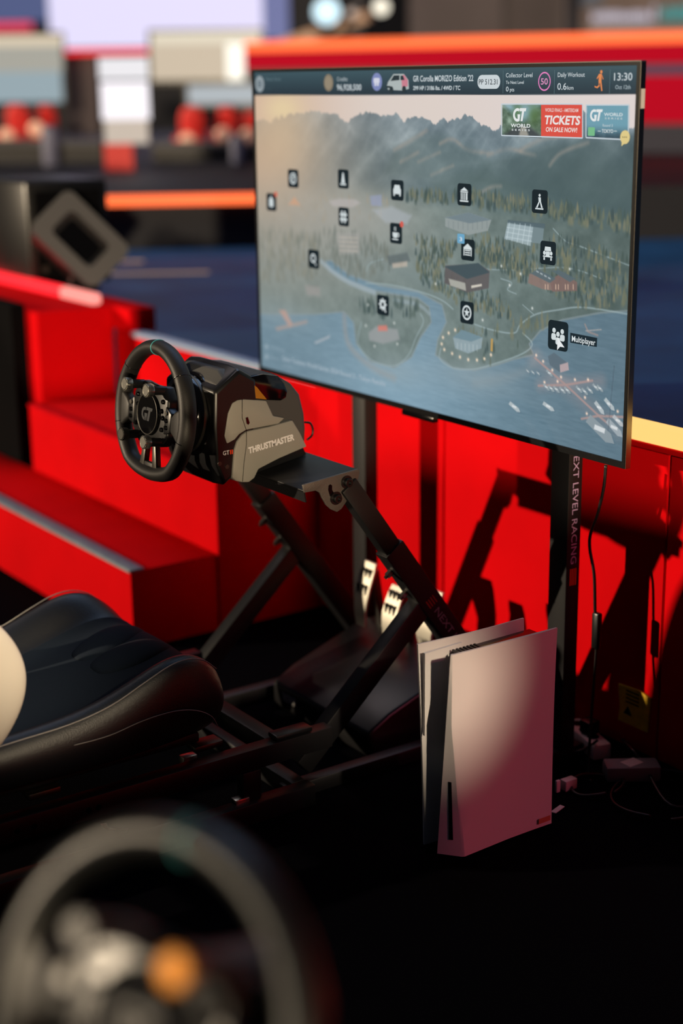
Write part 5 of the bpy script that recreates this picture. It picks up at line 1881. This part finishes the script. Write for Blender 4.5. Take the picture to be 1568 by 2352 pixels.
lb = thing('light_box', 'white illuminated sign panel standing between the far televisions', 'sign', tuple(Vector((deep(282, 230, 8.7).x, deep(282, 230, 8.7).y, PZ))))
LR = deep(282, 230, 8.7)
face_box('panel', 226, 338, 132, 182, FD - 0.3, 0.05, emit('sign_white_a', (238, 236, 240), 1.0), lb, ref=LR)
face_box('panel', 232, 340, 188, 275, FD - 0.3, 0.05, emit('sign_white_b', (250, 244, 250), 1.15), lb, ref=LR)
face_box('panel', 240, 338, 275, 330, FD - 0.3, 0.05, emit('sign_white_c', (224, 208, 192), 0.8), lb, ref=LR)
face_box('red_foot', 240, 305, 330, 392, FD - 0.3, 0.05, M_FARRED, lb, ref=LR)


def far_seat(label, cx, y0, y1, w):
    g = deep(cx, y1, FD - 0.9)
    t = thing('far_racing_chair', label, 'seat', (g.x, g.y, PZ), 'red seats of the far rigs')
    d_ = FD - 0.9
    zt = deep(cx, y0, d_).z
    zb = deep(cx, y1, d_).z
    c = Vector((g.x, g.y, 0))
    hw = w * d_ / FPX / 2
    secs = []
    for i in range(7):
        s = i / 6
        z = zb + (zt - zb) * s
        k = hw * (0.80 + 0.25 * math.sin(math.pi * min(1, s * 1.1))) * (0.72 if i == 6 else 1)
        off = CF * (0.10 * (1 - s))
        secs.append([c - CR * k + off + Vector((0, 0, z)), c + CR * k + off + Vector((0, 0, z)), c + CR * k * .9 + off + CF * 0.12 + Vector((0, 0, z)), c - CR * k * .9 + off + CF * 0.12 + Vector((0, 0, z))])
    MB().loft(secs).build('backrest', M_FARRED, t, smooth=180, subdiv=1)
    MB().bar(Vector((c.x, c.y, zb)) - CF * 0.28, Vector((c.x, c.y, zb)) + CF * 0.1, hw * 1.9, 0.10).build('cushion', M_FARRED, t, bevel=0.02)
    MB().bar(Vector((c.x, c.y, PZ)), Vector((c.x, c.y, zb - 0.04)), hw * 1.2, 0.25, up=(CF.x, CF.y, 0)).build('frame', M_PLAST, t)
    MB().lathe([(0.035, 0), (0.05, 0.015), (0.035, 0.03)], Vector((c.x, c.y, zb + 0.02)) - CF * 0.31, -CF, 18).build('side_cap', mat('far_cap', (226, 180, 160), 0.5), t)
    return t


far_seat('bright red seat in front of the far television at the left edge', 38, 238, 315, 66)
far_seat('darker red seat right of the leftmost far seat', 104, 240, 300, 50)
far_seat('wide red seat below the bright far television', 440, 243, 325, 68)
far_seat('red seat just left of the big television edge, far back', 520, 244, 312, 56)
far_seat('red seat partly hidden by the left edge of the big television', 575, 255, 315, 44)
# dark counters under them
for (x0, x1, y0, y1, lab) in ((-60, 235, 330, 425, 'black counter under the far seats at the left'), (350, 640, 335, 425, 'black counter under the far seats next to the big television')):
    g = deep((x0 + x1) / 2, y1, FD - 1.75)
    o = thing('far_counter', lab, 'counter', (g.x, g.y, PZ))
    d_ = FD - 1.75
    P = [deep(x0, y0, d_), deep(x1, y0, d_)]
    Q = [Vector((P[0].x, P[0].y, PZ)), Vector((P[1].x, P[1].y, PZ)), P[1], P[0]]
    MB().prism(Q, CF * 0.4).build('front', mat('far_black', (22, 22, 30), 0.6), o)
    MB().bar(P[0] + CF * 0.2, P[1] + CF * 0.2, 0.5, 0.03).build('top', mat('far_black_top', (30, 32, 44), 0.5), o)
for (cx, y0, y1, w, lab) in ((118, 290, 400, 36, 'grey bin standing by the far counter at the left'), (548, 310, 410, 34, 'grey bin standing by the far counter next to the big television')):
    g = deep(cx, y1, FD - 2.1)
    zt = deep(cx, y0, FD - 2.1).z
    r = w * (FD - 2.1) / FPX / 2
    o = thing('grey_bin', lab, 'bin', (g.x, g.y, PZ))
    MB().lathe([(r * .85, 0), (r, 0.02), (r, zt - PZ - .04), (r * .9, zt - PZ)], (g.x, g.y, PZ), (0, 0, 1), 24).build('bin_body', mat('bin_grey', (86, 88, 110), 0.5), o, smooth=40)
    MB().lathe([(r * .5, 0), (r * .6, 0.01)], (g.x, g.y, zt), (0, 0, 1), 20).build('bin_lid', M_PLAST, o)

# ---- big bright stage screen, far back
BR = deep(350, 50, 17.0)
bs2 = thing('stage_screen', 'huge glowing lavender stage screen at the far back', 'screen', tuple(Vector((deep(340, 115, 17).x, deep(340, 115, 17).y, 1.6))))
face_box('picture', 105, 600, -260, 108, 17.0, 0.1, emit('stage_picture', (222, 216, 246), 1.1), bs2, ref=BR)
face_box('picture', -120, 70, 52, 72, 16.9, 0.1, emit('stage_picture_red', (232, 60, 90), 1.0), bs2, ref=BR - CF * 0.1)
face_box('picture', -120, 104, -260, 50, 17.0, 0.1, emit('stage_picture_dim', (84, 96, 140), 0.9), bs2, ref=BR)
face_box('picture', 600, 660, -260, 90, 17.0, 0.1, emit('stage_picture_edge', (120, 128, 180), 0.8), bs2, ref=BR)
face_box('light_edge', 150, 345, 114, 123, FD + 2, 0.1, E_RED, bs2)
face_box('dark_column', 150, 225, 124, 312, FD + 2.2, 0.1, mat('dark_column', (54, 44, 50), 0.7), bs2)

# ---- spotlights on the truss
tr = thing('lighting_truss', 'pale slanted lighting arm at the back of the hall', 'truss', tuple(deep(740, 70, 15.6)))
MB().bar(deep(600, 118, 15.6), deep(885, 22, 15.6), 0.14, 0.10).build('arm', mat('truss_beige', (190, 158, 140), 0.6), tr)
MB().bar(deep(822, -200, 16.0), deep(822, 110, 16.0), 0.10, 0.10).build('upright', mat('truss_dark', (40, 40, 50), 0.6), tr)
for (x, y, r, e, lab) in ((750, 26, 0.13, emit('lamp_cool', (214, 244, 255), 1.5), 'largest cool white spotlight above the big television'), (875, 16, 0.075, emit('lamp_warm', (255, 246, 224), 1.5), 'warm white spotlight at the end of the slanted arm'),
                          (807, 30, 0.04, emit('lamp_dim', (220, 196, 180), 1.0), 'small dim spotlight between the two bright ones')):
    c = deep(x, y, 15.0)
    t = thing('spotlight', lab, 'spotlight', tuple(c), 'spotlights at the back of the hall')
    MB().lathe([(r * 0.6, 0.25), (r * 1.05, 0.18), (r * 1.05, 0.0), (r * 0.98, 0.0), (r * 0.98, 0.02)], c, Vector(R0[2]), 28).build('can', M_PLAST, t, smooth=40)
    MB().lathe([(r * 0.97, 0.0), (r * 0.97, 0.01)], c, Vector(R0[2]), 28).build('lens', e, t)
    if r > .1:
        MB().lathe([(r * 0.16, 0.0), (r * 0.16, 0.004)], c - Vector(R0[2]) * 0.005, Vector(R0[2]), 16).build('lamp_core', M_DARKSTEEL, t)

# ---- sign wall top right
sg = thing('hall_sign', 'dark wall sign with white and teal lettering at the top right', 'sign', tuple(deep(1500, 88, 18.5)))
SR = deep(1500, 40, 18.5)
face_box('board', 1338, 1800, -120, 90, 18.5, 0.06, mat('sign_board', (96, 84, 86), 0.7), sg, ref=SR)
face_box('corner_panel', 1338, 1385, -120, 14, 18.45, 0.03, mat('sign_blue', (70, 84, 110), 0.7), sg, ref=SR - CF * 0.04)
E_SIGN = emit('sign_letters', (196, 190, 204), 1.0)
E_TEAL = emit('sign_teal', (60, 150, 150), 1.0)
rs = random.Random(5)
x = 1360
while x < 1490:
    w = rs.choice((7, 8, 9))
    face_box('letter', x, x + w, 28 + rs.choice((0, 3)), 50, 18.42, 0.02, E_SIGN, sg, ref=SR - CF * 0.06)
    x += w + 3
face_box('letter_bar', 1500, 1506, 12, 50, 18.42, 0.02, E_SIGN, sg, ref=SR - CF * 0.06)
x = 1518
while x < 1600:
    w = rs.choice((8, 10, 12))
    face_box('teal_letter', x, x + w, 14 + rs.choice((0, 8)), 46, 18.42, 0.02, E_TEAL, sg, ref=SR - CF * 0.06)
    x += w + 4
x = 1358
while x < 1600:
    w = rs.choice((6, 8, 10))
    face_box('small_letter', x, x + w, 66 + rs.choice((0, 2)), 80, 18.42, 0.02, mat('sign_small', (176, 160, 160), 0.6), sg, ref=SR - CF * 0.06)
    x += w + 3

# ================================================================== out of frame on the right: an added block whose edge cuts off the reflected light
bw = thing('light_blocker', 'added long black light blocker out of frame on the right', 'counter', (5.6, -2.0, 0))
MB().box((5.5, -5.5, 0.0), (5.9, -0.4, 0.72)).build('blocker_body', M_BLACKF, bw)
MB().box((5.45, -5.6, 0.72), (5.95, -0.35, 0.75)).build('blocker_top', M_BLACK, bw, bevel=0.005)
